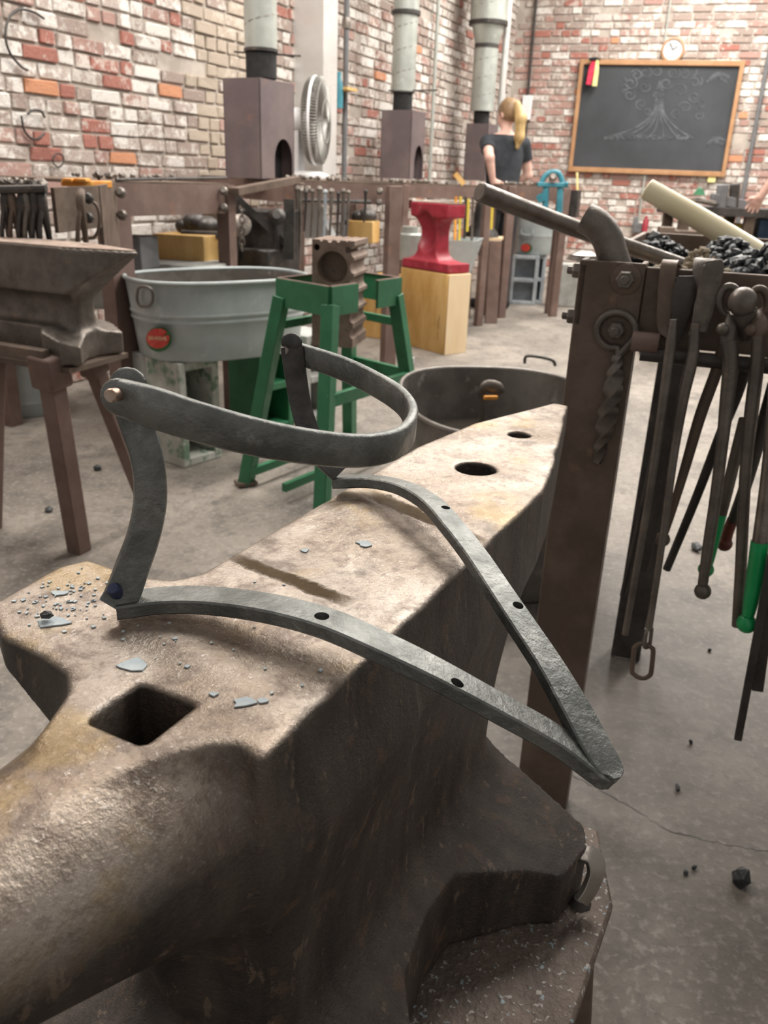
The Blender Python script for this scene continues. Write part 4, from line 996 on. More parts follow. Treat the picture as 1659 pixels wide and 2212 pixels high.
def text_on(par, txt, p, right, up, size, mt, name='lettering', ext=.0003):
    cu = bpy.data.curves.new(name, 'FONT'); cu.body = txt; cu.size = size; cu.align_x = 'CENTER'; cu.align_y = 'CENTER'; cu.extrude = ext
    o = bpy.data.objects.new(name, cu); COL.objects.link(o); right = Vector(right).normalized(); nrm = right.cross(Vector(up)).normalized(); up = nrm.cross(right)
    W = Matrix(((right.x, up.x, nrm.x, p[0]), (right.y, up.y, nrm.y, p[1]), (right.z, up.z, nrm.z, p[2]), (0, 0, 0, 1)))
    dg = bpy.context.evaluated_depsgraph_get(); me = bpy.data.meshes.new_from_object(o.evaluated_get(dg)); bpy.data.objects.remove(o)
    me.transform(W if par is None else WM(par).inverted() @ W); me.materials.clear(); me.materials.append(M_[mt])
    o = bpy.data.objects.new(name, me); COL.objects.link(o)
    if par: o.parent = par
    return o
a_, b_ = ot(322, 733, .012), ot(366, 735, .012)
text_on(lbd, 'BEHRENS', (a_ + b_) / 2 - FW * .022, b_ - a_, ot(343, 715, .01) - ot(343, 750, .01), .020, 'labeltext')

# concrete blocks: hollow, standing on end
def cinder(name, label, c, rz, w_, d_, h_, mt, group):
    """w_ across the cored face, d_ through; two cores"""
    o = thing(name, label, 'block', c, rz, group); t = .034
    m = MB(); zs = [0, t, h_ / 2 - t / 2, h_ / 2 + t / 2, h_ - t, h_]
    m.box((-w_ / 2 + t / 2, 0, h_ / 2), (t, d_, h_)); m.box((w_ / 2 - t / 2, 0, h_ / 2), (t, d_, h_))
    for a in (t / 2, h_ / 2, h_ - t / 2): m.box((0, 0, a), (w_ - 2 * t, d_, t))
    m.box((0, d_ * .3, h_ / 2), (w_ - 2 * t, .01, h_ - .002))
    m.build('block_shell', mt, o, local=True, smooth=False, bevel=.006); return o
GB = 'concrete blocks under the big oval tub'
cb = Z(398, 1012, 0); 
bw = reach(cb, NX * .6 + UX * .8, 480)
bd = Vector((.60, .80, 0)); brz = math.atan2(bd.y, bd.x)
bl_l = (Z(312, 985, 0) - cb)
cinder('cinder_block', 'pale hollow concrete block with green stains under the left end of the tub', cb + bd * .10 + Vector((-bd.y, bd.x, 0)) * .10, brz, .20, .20, .418, 'block', GB)
q = cb + bd * .12 + Vector((-bd.y, bd.x, 0)) * .31; cinder('cinder_block', 'second hollow concrete block close behind the pale one', q, brz, .20, .19, .418, 'blockin', GB)
q = Z(540, 970, 0) + Vector((0, .35, 0)); cinder('cinder_block', 'dark green hollow concrete block in the shade behind the green stand', q, brz, .22, .2, .418, 'green', GB)
q = Z(600, 930, 0) + Vector((.1, .25, 0)); cinder('cinder_block', 'concrete block under the right end of the tub, seen through the green stand', q, brz, .2, .2, .418, 'blockin', GB)
# round pail at the left edge behind the tripod
q = Z(20, 900, 0) + Vector((.03, .14, 0)); pb = thing('round_tub', 'round galvanised tub on the floor behind the tripod leg', 'tub', q)
oval_tub(pb, q, 0, .19, .19, .26, .86, 'galv', bands=(.25,), fl_=.8, water=.7)

# ---- green stand with the swage block
c0, c1, c2 = Z(600, 601, .765), Z(713, 620, .765), Z(864, 600, .765)
gx = (c2 - c1).normalized(); gy = (c0 - c1).normalized(); c3 = c0 + (c2 - c1)
gs = thing('green_stand', 'green painted steel stand with splayed legs, rusty along its upper edge', 'stand', Vector(((c0 + c2) / 2).to_tuple()[:2] + (0,)))
gap0, gap1 = reach(c1, gx, 770), reach(c1, gx, 813)
def apron(a, b, h=.094):
    m = MB(); beam_box(m, a, b, h, .010); m.build('apron', 'green', gs, smooth=False)
    m = MB(); m.bar(a + ZZ * .001, b + ZZ * .001, .012, .003); m.build('rusty_edge', 'rustred', gs)
apron(c0, c1); apron(c1, c1 + gx * gap0); apron(c1 + gx * gap1, c2); apron(c2, c3); apron(c3, c0)
def leg_to(top, foot):
    m = MB(); top, foot = Vector(top), Vector(foot)
    m.bar(top, foot, .047, .047, UX); m.build('leg', 'green', gs, bevel=.003)
    m = MB(); m.box(foot + ZZ * .006, (.075, .06, .012), .5); m.build('foot_plate', 'rust', gs)
ctr = (c0 + c2) / 2
F0 = Z(531, 1045, .006)
leg_to(c0 - ZZ * .06 - gy * .02, F0)
dirs = [(c1, Z(805, 1120, 0)), (c2, Z(905, 890, .006)), (c3, None)]
k0 = Vector((F0.x - ctr.x, F0.y - ctr.y, 0)).length / Vector((c0.x - ctr.x, c0.y - ctr.y, 0)).length
for c in (c1, c2, c3):
    f_ = ctr + Vector((c.x - ctr.x, c.y - ctr.y, 0)) * k0; f_.z = .006; inn = (ctr - c).normalized() * .015; leg_to(c - ZZ * .06 + Vector((inn.x, inn.y, 0)), f_)
def ring_z(f, zz):
    out = []
    for c in (c0, c1, c2, c3):
        q = ctr + Vector((c.x - ctr.x, c.y - ctr.y, 0)) * (1 + (k0 - 1) * f); q.z = zz; out.append(q)
    return out
for f, zz, hh in ((.22, .60, .03), (.52, .40, .045)):
    rz_ = ring_z(f, zz)
    for i in ((2, 3) if f < .3 else (1, 2)):
        m = MB(); m.bar(rz_[i], rz_[(i + 1) % 4], .02, hh); m.build('brace', 'green', gs, bevel=.002)
rz_ = ring_z(.93, .06); m = MB(); m.bar(rz_[0], rz_[3], .02, .03); m.build('brace', 'green', gs); m = MB(); m.bar(rz_[0] * .5 + rz_[1] * .5, rz_[2] * .5 + rz_[3] * .5, .02, .03); m.build('brace', 'green', gs)
# swage block
SY = 2.94
f0, f1_ = P(674, 516, SY), P(766, 526, SY - .03); sx = f1_ - f0; sx.z = 0; W_ = sx.length; sx.normalize(); sd = Vector((-sx.y, sx.x, 0)); sd = sd if sd.y > 0 else -sd
DD = reach(f1_, sd, 812); DD = min(max(DD, .08), .2)
sb = thing('swage_block', 'rusty cast iron swage block with grooved edges standing in the green stand', 'tool', Vector((f0.x, f0.y, .50)) + sx * W_ / 2 + sd * DD / 2)
zt = f0.z; zb = zt - .36; poly = []
nt = 5
poly.append((0, zb)); 
for k in range(8):                                  # left edge, shallow grooves
    zz = zb + (zt - zb) * (k + .5) / 8
poly.append((0, zt))
for k in range(4):                                  # notches along the top
    cx_ = W_ * (.22 + .2 * k); rr_ = (.006, .009, .007, .004)[k]
    for A in range(180, 361, 45): poly.append((cx_ + rr_ * math.cos(math.radians(A)), zt + rr_ * math.sin(math.radians(A))))
poly.append((W_, zt))
gr = ((.035, .019), (.085, .022), (.14, .024), (.20, .024), (.255, .02), (.31, .018))
for dz, rr_ in gr:                                  # deep half-round grooves down the side
    for A in range(90, 271, 30): poly.append((W_ + rr_ * .65 * math.cos(math.radians(A)), zt - dz + rr_ * math.sin(math.radians(A))))
poly.append((W_, zb))
m = MB(); m.prism([Vector((f0.x, f0.y, 0)) + sx * a + ZZ * b for a, b in poly], sd * DD); so = m.build('swage_body', 'cast', sb, angle=40)
k = MB()
for px, py, r_, dep in ((718, 578, .056, .06), (684, 534, .011, .3), (752, 541, .012, .3)):
    t = (Vector((f0.x, f0.y, 0)) - CAM).dot(sd) / ray(px, py).dot(sd); c = CAM + ray(px, py) * t
    k.lathe(c - sd * .03, [(r_, 0), (r_ * (.9 if dep < .1 else 1), .03 + dep)], 24, sd)
cutwith(so, k)

# ============================================================ BACKGROUND: hoods, ducts, fan, column
def hood(label, corner, left, right, top_y, bot_y, Y, arch, duct, group='forge hoods along the left wall'):
    """corner: pixel column of the near vertical edge; left/right: the other two; arch: (px0, px1, top py) of the fire opening"""
    b = P(corner, bot_y, Y); t = P(corner, top_y, Y); h = t.z - b.z
    dl, dr = -NX, UX
    wl_ = reach(b, dl, left); wr = reach(b, dr, right)
    root = thing('forge_hood', label, 'hood', b + dl * wl_ / 2 + dr * wr / 2, 0, group)
    A, B_, C_, D = b + dl * wl_, b, b + dr * wr, b + dl * wl_ + dr * wr
    def panel(p, q, nm='side_panel'):
        m = MB(); n = (q - p).cross(ZZ).normalized() * .006; m.prism([p, q, q + ZZ * h, p + ZZ * h], -n); m.build(nm, 'hood', root, smooth=False)
    panel(A, B_); panel(C_, D); panel(D, A)
    # front panel with arched opening
    s0, s1 = reach(b, dr, arch[0]), reach(b, dr, arch[1]); s1 = min(s1, wr - .015)
    at = P(arch[0], arch[2], Y).z - b.z; rr_ = (s1 - s0) / 2
    pts = [(0, 0), (s0, 0)] + [(s0 + rr_ - rr_ * math.cos(math.pi * k / 10), at * .45 + at * .55 * math.sin(math.pi * k / 10)) for k in range(11)] + [(s1, 0), (wr, 0), (wr, h), (0, h)]
    m = MB(); m.prism([b + dr * a + ZZ * z_ for a, z_ in pts], -NX * .006); m.build('front_panel', 'hood', root, smooth=False)
    m = MB(); m.prism([q + ZZ * h for q in (A, B_, C_, D)], (0, 0, .006)); m.build('top_plate', 'hood', root, smooth=False)
    m = MB(); i_ = .009
    m.prism([q for q in (A + NX * i_ + UX * i_, B_ - NX * .05 + UX * i_, C_ - NX * .05 - UX * i_, D + NX * i_ - UX * i_)], (0, 0, h - .01)) if False else m.box((A + C_) / 2 + ZZ * h * .5 - NX * .035, (wl_ - .09, wr - .02, h - .012), RZR); m.build('black_core', 'black', root, smooth=False)  # solid black box that fills the hood behind its opening
    return root, (A + C_) / 2 + ZZ * h, h
def duct(label, top_c, steps, Y, group='spiral ducts above the hoods'):
    """steps: (py0, py1, px0, px1, material, seams) from below upwards"""
    root = thing('flue_duct', label, 'duct', top_c, 0, group); c = None
    for (y0, y1, x0, x1, mt, seams) in steps:
        pa = P((x0 + x1) / 2, y0, Y); pb = P((x0 + x1) / 2, y1, Y) if y1 > -200 else None
        r = (P(x1, y0, Y) - P(x0, y0, Y)).length / 2
        if c is None: c = Vector((pa.x, pa.y, 0))
        z0 = pa.z; z1 = pb.z if pb else 4.15
        r1 = r * seams[1] if isinstance(seams, tuple) else r
        m = MB(); m.lathe(c + ZZ * z0, [(r, 0), (r1, z1 - z0)], 28); nm = 'collar' if mt == 'black' else 'cone' if r1 != r else 'pipe'
        m.build(nm, mt, root)
        if not isinstance(seams, tuple) and seams:
            m = MB(); n = int((z1 - z0) / seams); pts = []
            for k in range(n * 12 + 1): pts.append(c + Vector((r * math.cos(k * math.pi / 6), r * math.sin(k * math.pi / 6), z0 + .02 + k / 12 * seams)))
            if n: m.tube(pts, .0035, 4, 1); m.build('spiral_seam', 'galvdark', root)
    return root, c
h1, t1_, _ = hood('nearest tall brown forge hood with a black arched opening', 565, 488, 636, 170, 386, 4.75, (594, 632, 296), None)
d1, c1d = duct('nearest wide spiral duct above the first hood', t1_, [(170, 112, 532, 598, 'black', 0), (113, 106, 528, 602, 'dark', 0), (108, -999, 530, 600, 'duct', .155)], 4.95)
m = MB(); m.tube([P(505, 112, 4.9), P(650, 121, 4.95)], .0045, 6); m.build('damper_rod', 'dark', d1)
h2, t2_, _ = hood('middle brown forge hood with the black opening on its right side', 884, 820, 913, 239, 387, 7.3, (893, 911, 312), None)
d2_, c2d = duct('middle spiral duct with a flange near its top', t2_, [(240, 199, 848, 890, 'black', 0), (201, 196, 846, 896, 'dark', 0), (198, 32, 850, 901, 'duct', .16), (33, 24, 846, 909, 'dark', 0), (25, -999, 852, 908, 'duct', .16)], 7.45)
m = MB(); m.tube([P(838, 196, 7.4), P(945, 195, 7.4)], .006, 6); m.build('damper_rod', 'dark', d2_)
h3, t3_, _ = hood('farthest brown forge hood, half hidden behind the standing person', 1046, 1000, 1072, 268, 390, 9.0, (1054, 1070, 330), None)
d3, c3d = duct('farthest duct with a wide top, a cone and a narrow lower pipe', t3_, [(270, 240, 1022, 1056, 'black', 0), (241, 106, 1026, 1077, 'duct', .16), (107, 96, 1027, 1079, 'dark', 0), (98, 56, 1028, 1078, 'duct', (1, 1.42)), (56, 47, 1017, 1102, 'dark', 0), (48, -999, 1020, 1100, 'duct', .16)], 9.15)
m = MB(); m.tube([Vector((c3d.x + .20, c3d.y + .15, 1.2)), Vector((c3d.x + .20, c3d.y + .15, 4.1))], .035, 10); tag(m.build('wall_pipe', 'alu'), 'pale pipe close behind the farthest duct', 'pipe')

# aluminium column
cq = P(697, 384, 6.4); wlf = reach(cq, -NX, 634); wrt = reach(cq, UX, 726)
m = MB(); m.prism([cq - NX * wlf, cq, cq + UX * wrt, cq - NX * wlf + UX * wrt], (0, 0, 4.15 - cq.z)); tag(m.build('metal_column', 'alu', smooth=False, bevel=.004), 'tall square brushed metal column behind the fan', 'column')
# fan
FY = 6.0; fc = P(683, 262, FY); fax = (NX * .90 + UX * .30).normalized(); 
fan = thing('pedestal_fan', 'white fan with a round wire guard, seen from the side', 'fan', P(672, 384, FY))
fr_ = .262
m = MB()
for off, rr_ in ((.0, fr_),):
    a = fax.cross(ZZ).normalized(); pts = [fc + fax * off + (a * math.cos(k * math.pi / 16) + ZZ * math.sin(k * math.pi / 16)) * rr_ for k in range(32)]
    m.tube(pts, .010 if off == 0 else .004, 8, 1, closed=True)
grm = m.build('guard_rim', 'white', fan)
m = MB()
for off, rr_ in ((.05, fr_ * .93), (-.045, fr_ * .9), (.065, fr_ * .5), (-.07, fr_ * .5)):
    a = fax.cross(ZZ).normalized(); m.tube([fc + fax * off + (a * math.cos(k * math.pi / 16) + ZZ * math.sin(k * math.pi / 16)) * rr_ for k in range(32)], .004, 6, 1, closed=True)
for k in range(90):
    A = 2 * math.pi * k / 90; a = fax.cross(ZZ).normalized(); dv = a * math.cos(A) + ZZ * math.sin(A)
    m.tube([fc + fax * .07 + dv * .03, fc + fax * .05 + dv * fr_ * .93, fc + dv * fr_], .0038, 4, 3)
    m.tube([fc - fax * .08 + dv * .05, fc - fax * .05 + dv * fr_ * .9, fc + dv * fr_], .0038, 4, 3)
o = m.build('guard_wires', 'fanmesh', grm); o['kind'] = 'stuff'
for k in range(4):
    A = k * math.pi / 2 + .3; a = fax.cross(ZZ).normalized(); dv = a * math.cos(A) + ZZ * math.sin(A); tv = fax.cross(dv)
    m = MB(); m.prism([fc + dv * .04 - tv * .03 + fax * .01, fc + dv * .21 - tv * .07 + fax * .02, fc + dv * .21 + tv * .05 - fax * .02, fc + dv * .04 + tv * .03 - fax * .01], fax * .004); m.build('fan_blade', 'fanmesh', fan)
m = MB(); m.lathe(fc - fax * .21, [(.055, 0), (.075, .02), (.08, .09), (.06, .14)], 20, fax); m.build('motor_housing', 'white', fan)
bz = P(672, 384, FY).z; nb = fc - fax * .13
m = MB(); m.bar(Vector((nb.x, nb.y, fc.z - .04)), Vector((nb.x, nb.y, bz + .02)), .07, .09, UX); m.build('neck', 'white', fan, bevel=.01)
m = MB(); m.lathe(Vector((nb.x + .06, nb.y, bz)), [(.16, 0), (.16, .02), (.10, .04)], 24); m.build('base', 'white', fan)
m = MB(); m.tube([Vector((nb.x, nb.y, fc.z - .09)), Vector((nb.x, nb.y, fc.z - .05))], .03, 10); m.build('joint', 'dark', fan)
# pipes and small things on the long wall
def wpipe(px0, py0, px1, r, mt, label, off=.05, z0=None, name='wall_pipe'):
    a = wall_pt(px0, py0, off); m = MB(); lo_z = wall_pt(px1, 395, off).z if z0 is None else z0
    m.tube([Vector((a.x, a.y, lo_z)), Vector((a.x, a.y, 4.1))], r, 10); return tag(m.build(name, mt), label, 'pipe')
wpipe(746, 200, 743, .021, 'slate', 'dark grey pipe on the wall just right of the metal column', .10, .3)
m = MB(); a = wall_pt(748, 62, .10); m.lathe(a, [(.03, 0), (.034, .02), (.034, .05), (.03, .07)], 12); tag(m.build('pipe_coupling', 'steel'), 'brass coloured coupling on the dark grey wall pipe', 'coupling')
wpipe(937, 200, 925, .018, 'duct', 'thin pale conduit on the wall between the middle and the farthest duct', .06, .9, 'wall_conduit')
m = MB(); m.lathe(wall_pt(731, 195, .14) - ZZ * .12, [(.035, 0), (.035, .15), (.02, .2), (.02, .24)], 14); tag(m.build('spray_bottle', 'teal'), 'teal bottle on the orange shelf beside the metal column', 'bottle')
sh_ = thing('wall_shelf', 'small orange wooden shelf beside the metal column', 'shelf', wall_pt(733, 200, .1))
m = MB(); q = wall_pt(733, 193, .10); m.box(q, (.22, .16, .02), RZR); m.build('board', 'wood', sh_)
m = MB(); m.bar(q - ZZ * .01 - NX * .02, q - ZZ * .20 - NX * .09, .02, .03); m.bar(q - NX * .08, q - NX * .08 - ZZ * .22, .02, .03); m.build('bracket', 'wood', sh_)

# ---- the further forge tables with their tools
def table(label, L, R_, ypx, Ya, Yb, depth, posts, ap, mt='rustred'):
    a = P(L, ypx, Ya); b = P(R_, ypx, Yb); z_ = (a.z + b.z) / 2; a.z = b.z = z_
    root = thing('forge_table', label, 'forge', Vector(((a.x + b.x) / 2, (a.y + b.y) / 2, 0)), 0, 'further forge tables along the wall')
    d = (b - a).normalized(); g = Vector((-d.y, d.x, 0))
    m = MB(); beam_box(m, a, b, ap, .012); m.build('front_apron', mt, root)
    m = MB(); m.prism([a, b, b + g * depth, a + g * depth], (0, 0, .014)); m.build('table_top', 'rust', root)
    m = MB(); beam_box(m, b, b + g * depth, ap, .012); beam_box(m, a + g * depth, a, ap, .012); m.build('side_apron', mt, root)
    for t, w_, bk in posts:
        q = a + (b - a) * t + g * (depth * bk - .02); m = MB(); m.box((q.x, q.y, z_ / 2), (w_, .05, z_), math.atan2(d.y, d.x)); m.build('post', mt, root, bevel=.004)
    return root, a, b, d, g, z_
T2, a2, b2, d2v, g2, z2 = table('second forge table, its rail hung with thin tools, behind the swage block', 640, 868, 398, 4.55, 4.95, 1.2, ((0.0, .05, 0), (.90, .085, 0), (1.0, .05, 1), (0, .05, 1)), .10)
m = MB(); m.bar(P(505, 414, 3.9), P(640, 388, 4.5), .05, .03); m.build('side_rail', 'rust', T2)
m = MB(); m.tube([P(640, 432, 4.45), P(800, 436, 4.7)], .010, 8); m.build('tool_rail', 'dark', T2)
bolts(T2, [P(x_, 410, 4.5) for x_ in (650, 665)] + [P(820, 414, 4.8), P(818, 438, 4.8)], .018, 'iron')
TN = 'thin tools on the rail of the second table'
for i, (px, y0, y1, r_, mt) in enumerate(((643, 405, 575, .009, 'iron'), (650, 408, 580, .007, 'steel'), (661, 412, 500, .006, 'dark'), (675, 410, 512, .006, 'iron'), (690, 405, 515, .008, 'steel'), (703, 412, 520, .007, 'bluegrey'),
                                        (716, 410, 512, .008, 'steel'), (731, 415, 515, .006, 'dark'), (742, 410, 518, .007, 'iron'), (753, 412, 515, .006, 'steel'), (790, 410, 480, .006, 'dark'))):
    m = MB(); m.tube([P(px, y0, 4.42), P(px - 1, (y0 + y1) / 2, 4.42), P(px - 4, y1, 4.42)], [r_ * 1.5, r_, r_ * .8], 8, 3); m.ball(P(px, y0 + 3, 4.42), r_ * 2, 8)
    nm = ('first', 'second', 'third', 'fourth', 'fifth', 'sixth', 'seventh', 'eighth', 'ninth', 'tenth', 'last')[i]
    tag(m.build('hanging_tool', mt), nm + ' thin tool from the left on the rail behind the swage block', 'tool', TN)
m = MB(); m.prism([P(655, 440, 5.3), P(680, 440, 5.3), P(718, 515, 5.3), P(640, 515, 5.3)], (.03, .06, 0)); tag(m.build('white_sheet', 'cloth'), 'pale sheet hanging behind the thin tools', 'sheet')
m = MB(); m.box(P(785, 500, 5.5), (.17, .14, .13), -.3); tag(m.build('wooden_box', 'wood', bevel=.004), 'small wooden box behind the swage block', 'box')
m = MB()
for px, r_ in ((775, .05), (792, .065)): m.ball(P(px, 468, 5.5), r_, 12, (1, 1, .8))
m.box(P(780, 482, 5.5), (.20, .06, .03), -.3); tag(m.build('bellows_blower', 'dark'), 'black blower housing on the small wooden box', 'blower')
T3, a3, b3, d3v, g3, z3 = table('third forge table, behind the red anvil', 872, 1052, 402, 6.5, 6.9, .8, ((0.0, .05, 0), (1.0, .06, 0), (0, .05, 1), (1, .05, 1)), .09)
m = MB(); m.tube([P(890, 434, 6.4), P(1030, 436, 6.5)], .012, 8); m.build('tool_rail', 'steel', T3)
for i, (px, y0, y1, mt) in enumerate(((995, 425, 520, 'yellow'), (1006, 425, 515, 'dark'), (1012, 430, 500, 'yellow'), (1022, 425, 520, 'iron'), (1064, 430, 495, 'yellow'), (985, 425, 540, 'orange'))):
    m = MB(); m.tube([P(px, y0, 6.4), P(px - 3, y1, 6.42)], .010, 8); tag(m.build('hanging_tool', mt), ('yellow rod hanging just right of the red anvil', 'dark rod hanging right of the red anvil', 'shorter yellow rod right of the red anvil', 'brown rod hanging left of the cone', 'short yellow rod right of the cone', 'orange rod nearest the red anvil')[i], 'tool', 'coloured rods behind the red anvil')
m = MB(); m.bar(P(983, 375, 6.3), P(1002, 398, 6.3), .035, .035); tag(m.build('wedge', 'wood'), 'short yellow wooden stick standing on the third table', 'stick')
m = MB(); m.lathe(P(885, 560, 6.2) - ZZ * .0, [(.085, 0), (.085, .17), (.075, .18)], 20); m.lathe(P(885, 505, 6.2), [(.06, 0), (.06, .05)], 16); tag(m.build('storage_tin', 'duct'), 'pale green tin half hidden behind the red anvil', 'tin')
m = MB(); m.box(P(879, 441, 6.75), (.07, .07, .06), -.3); tag(m.build('red_box', 'red', bevel=.004), 'small red box at the left of the red anvil', 'box')
m = MB(); m.box(P(884, 505, 6.3), (.10, .10, .09), -.3); tag(m.build('striped_box', 'poly', bevel=.004), 'small printed tin above the pale green tin', 'tin')
T4, a4, b4, d4v, g4, z4 = table('fourth forge table, in front of the standing person', 1085, 1232, 404, 7.35, 7.6, .16, ((.12, .07, 0), (.92, .07, 0), (0, .05, 1), (1, .05, 1)), .11)
bolts(T4, [P(1112, 420, 7.5), P(1190, 424, 7.7)], .018, 'iron')
m = MB(); m.box(P(1238, 440, 7.65), (.10, .10, .22), RZR); m.build('side_block', 'dark', T4)
m = MB()
r = random.Random(8)
for (a_, d_, g_) in ((a2, d2v, g2), (a3, d3v, g3), (a4, d4v, g4), (A0, ad, ag)):
    m = MB()
    for _ in range(26):
        q = a_ + d_ * r.uniform(.03, .42) + g_ * r.uniform(.03, .3 if a_ is not a4 else .12); m.lump(Vector((q.x, q.y, a_.z + .024)), r.uniform(.008, .020), r)
    tag(m.build('table_scrap', 'iron', smooth=False), 'small scraps and nuts along the edge of the ' + ('second forge table' if a_ is a2 else 'third forge table' if a_ is a3 else 'fourth forge table' if a_ is a4 else 'nearest left forge table'), 'scrap', kind='stuff')

# ---- red anvil on its wooden block
RY = 5.6
rb = P(968, 592, RY); wbl = reach(rb, -(NX * .90 - UX * .44).normalized(), 866)
lx_ = (NX * .90 - UX * .44).normalized(); ly_ = Vector((-lx_.y, lx_.x, 0)); dep = reach(rb, ly_, 1004); dep = max(.2, min(dep, .5))
def RB(a, b, z_): return Vector((rb.x, rb.y, 0)) - lx_ * a + ly_ * b + ZZ * z_
wb_ = thing('wooden_block', 'tall pale plywood block under the red anvil', 'block', RB(wbl / 2, dep / 2, 0))
m = MB(); m.prism([RB(0, 0, 0), RB(wbl, 0, 0), RB(wbl, dep, 0), RB(0, dep, 0)], (0, 0, rb.z - .004)); m.build('block_body', 'wood', wb_, bevel=.004)
m = MB(); m.prism([RB(0, .02, 0), RB(0, dep - .0, 0), RB(-.012, dep, 0), RB(-.012, .0, 0)], (0, 0, rb.z - .004)); m.build('side_board', 'woodpale', wb_, bevel=.002)
rz2 = math.atan2(-lx_.y, -lx_.x)
ra = thing('anvil', 'short red painted anvil with a deep waist standing on the wooden block', 'anvil', RB(wbl / 2, dep / 2, rb.z))
sc_h = P(940, 440, RY).z - rb.z
W2 = wbl; D2 = dep
x, y, z, lo_ = field((-.30, -.25, 0), (.30, .25, sc_h + .01), .007)
hh = sc_h
dx_ = lambda c, s: np.abs(x - c) - s / 2
top_ = sbox(x, y, z, (-.01 * W2, 0, hh - .045), (W2 * .76, D2 * .80, .088), .006)
zz_ = np.clip(z / hh, 0, 1)
wst = np.maximum(np.abs(x + .06 * W2) - (W2 * (.20 + .10 * np.clip((zz_ - .55) / .35, 0, 1) ** 2 + .16 * np.clip((.32 - zz_) / .25, 0, 1) ** 2)), np.abs(y) - D2 * (.27 + .10 * np.clip((.4 - zz_) / .4, 0, 1)))
wst = np.maximum(wst, np.maximum(-z, z - hh + .02))
bs_ = sbox(x, y, z, (0, 0, .03), (W2 * .98, D2 * .96, .06), .004)
F = smin(smin(top_, wst, .045), bs_, .05); F = np.maximum(F, z - hh); F = np.maximum(F, -z)
sc_ = np.sqrt(((x + .09 * W2) / 1.0) ** 2 + (y + D2 * .52) ** 2 + ((z - hh * .55) / 1.35) ** 2) - .105
F = -smin(-F, sc_, .015)
V, Q = nets(F, lo_, .007)
V = np.array([list(RB(wbl / 2 - 0, dep / 2, rb.z) + lx_ * v[0] + ly_ * v[1] + ZZ * v[2]) for v in V]); V -= np.array(ra.location)
me = bpy.data.meshes.new('anvil_body'); me.from_pydata(V.tolist(), [], Q.tolist()); me.polygons.foreach_set('use_smooth', [True] * len(me.polygons)); me.set_sharp_from_angle(angle=math.radians(30)); me.materials.append(M_['red'])
o = bpy.data.objects.new('anvil_body', me); COL.objects.link(o); o.parent = ra
m = MB(); m.prism([RB(wbl * .13, D2 * .12, rb.z + hh), RB(wbl * .88, D2 * .12, rb.z + hh), RB(wbl * .88, D2 * .88, rb.z + hh), RB(wbl * .13, D2 * .88, rb.z + hh)], (0, 0, .004)); o = m.build('worn_face', 'cast', ra, smooth=False)
m = MB(); m.box(P(889, 782, 5.3), (.035, .02, .06), 0); tag(m.build('socket_tag', 'white'), 'small white tag on the green stand leg', 'tag')

q = P(838, 740, 6.2); m = MB(); m.box((q.x, 6.25, .22), (.30, .3, .44), -.4); tag(m.build('wooden_block', 'wood', bevel=.004), 'lower yellow plywood block seen behind the green stand leg', 'block')
# ---- cone stand, buckets and blocks in the middle distance
CY_ = 7.05
cs = thing('cone_stand', 'brown steel stand with a dark iron cone on it', 'stand', P(1040, 680, CY_ + .1).to_2d().to_3d())
ctz = P(1045, 519, CY_).z; a = P(1000, 519, CY_); b = P(1083, 519, CY_); a.z = b.z = ctz; g = Vector((0.05, .27, 0))
m = MB(); m.prism([a, b, b + g, a + g], (0, 0, .02)); m.build('stand_top', 'woodpale', cs)
for q in (b - Vector((.05, 0, 0)), b + g - Vector((.05, 0, 0)), a + g + Vector((.03, 0, 0)), a + Vector((-.02, .02, 0))):
    m = MB(); m.bar(Vector((q.x, q.y, ctz)), Vector((q.x + .02, q.y, 0)), .10 if q.y < b.y + .1 and q.x > a.x + .1 else .05, .06, (0, 1, 0)); m.build('leg', 'rustred', cs, bevel=.003)
m = MB(); m.lathe(Vector(((a.x + b.x) / 2, a.y + .14, ctz + .02)), [(.15, 0), (.14, .03), (.08, .10), (.06, .25), (.03, .40)], 24); m.build('iron_cone', 'dark', cs)
bk = thing('galvanised_bin', 'square galvanised bin tapering downwards, right of the red anvil', 'bin', P(985, 620, 6.2).to_2d().to_3d())
q0, q1 = P(932, 518, 6.05), P(1032, 516, 6.12); zt_ = q0.z; q1.z = zt_; gd = Vector((.08, .38, 0)); cen = (q0 + q1 + gd) / 2
tp = [q0, q1, q1 + gd, q0 + gd]; bt = [Vector((cen.x + (p_.x - cen.x) * .68 - .07, cen.y + (p_.y - cen.y) * .7, zt_ - .42)) for p_ in tp]
m = MB(); m.add(tp + bt, [(0, 1, 5, 4), (1, 2, 6, 5), (2, 3, 7, 6), (3, 0, 4, 7), (4, 5, 6, 7)]); inn = [cen + (p_ - cen) * .94 for p_ in tp]; m.add(tp + inn, [(0, 1, 5, 4), (1, 2, 6, 5), (2, 3, 7, 6), (3, 0, 4, 7)]); m.add([p_ - ZZ * .04 for p_ in inn] + inn, [(0, 1, 2, 3), (0, 1, 5, 4), (1, 2, 6, 5), (2, 3, 7, 6), (3, 0, 4, 7)]); m.build('bin_shell', 'galv', bk, smooth=False)
for p_ in bt:
    m = MB(); m.bar(p_, Vector((p_.x, p_.y, 0)), .03, .03, UX); m.build('leg', 'dark', bk)
rt_c = P(1150, 548, 8.45); rt = thing('round_tub', 'round galvanised tub with a red label on upright concrete blocks', 'tub', rt_c)
oval_tub(rt, rt_c, 0, .235, .235, P(1150, 466, 8.45).z - rt_c.z, .72, 'galv', bands=(.5,), fl_=.8, water=.8, rim=.012)
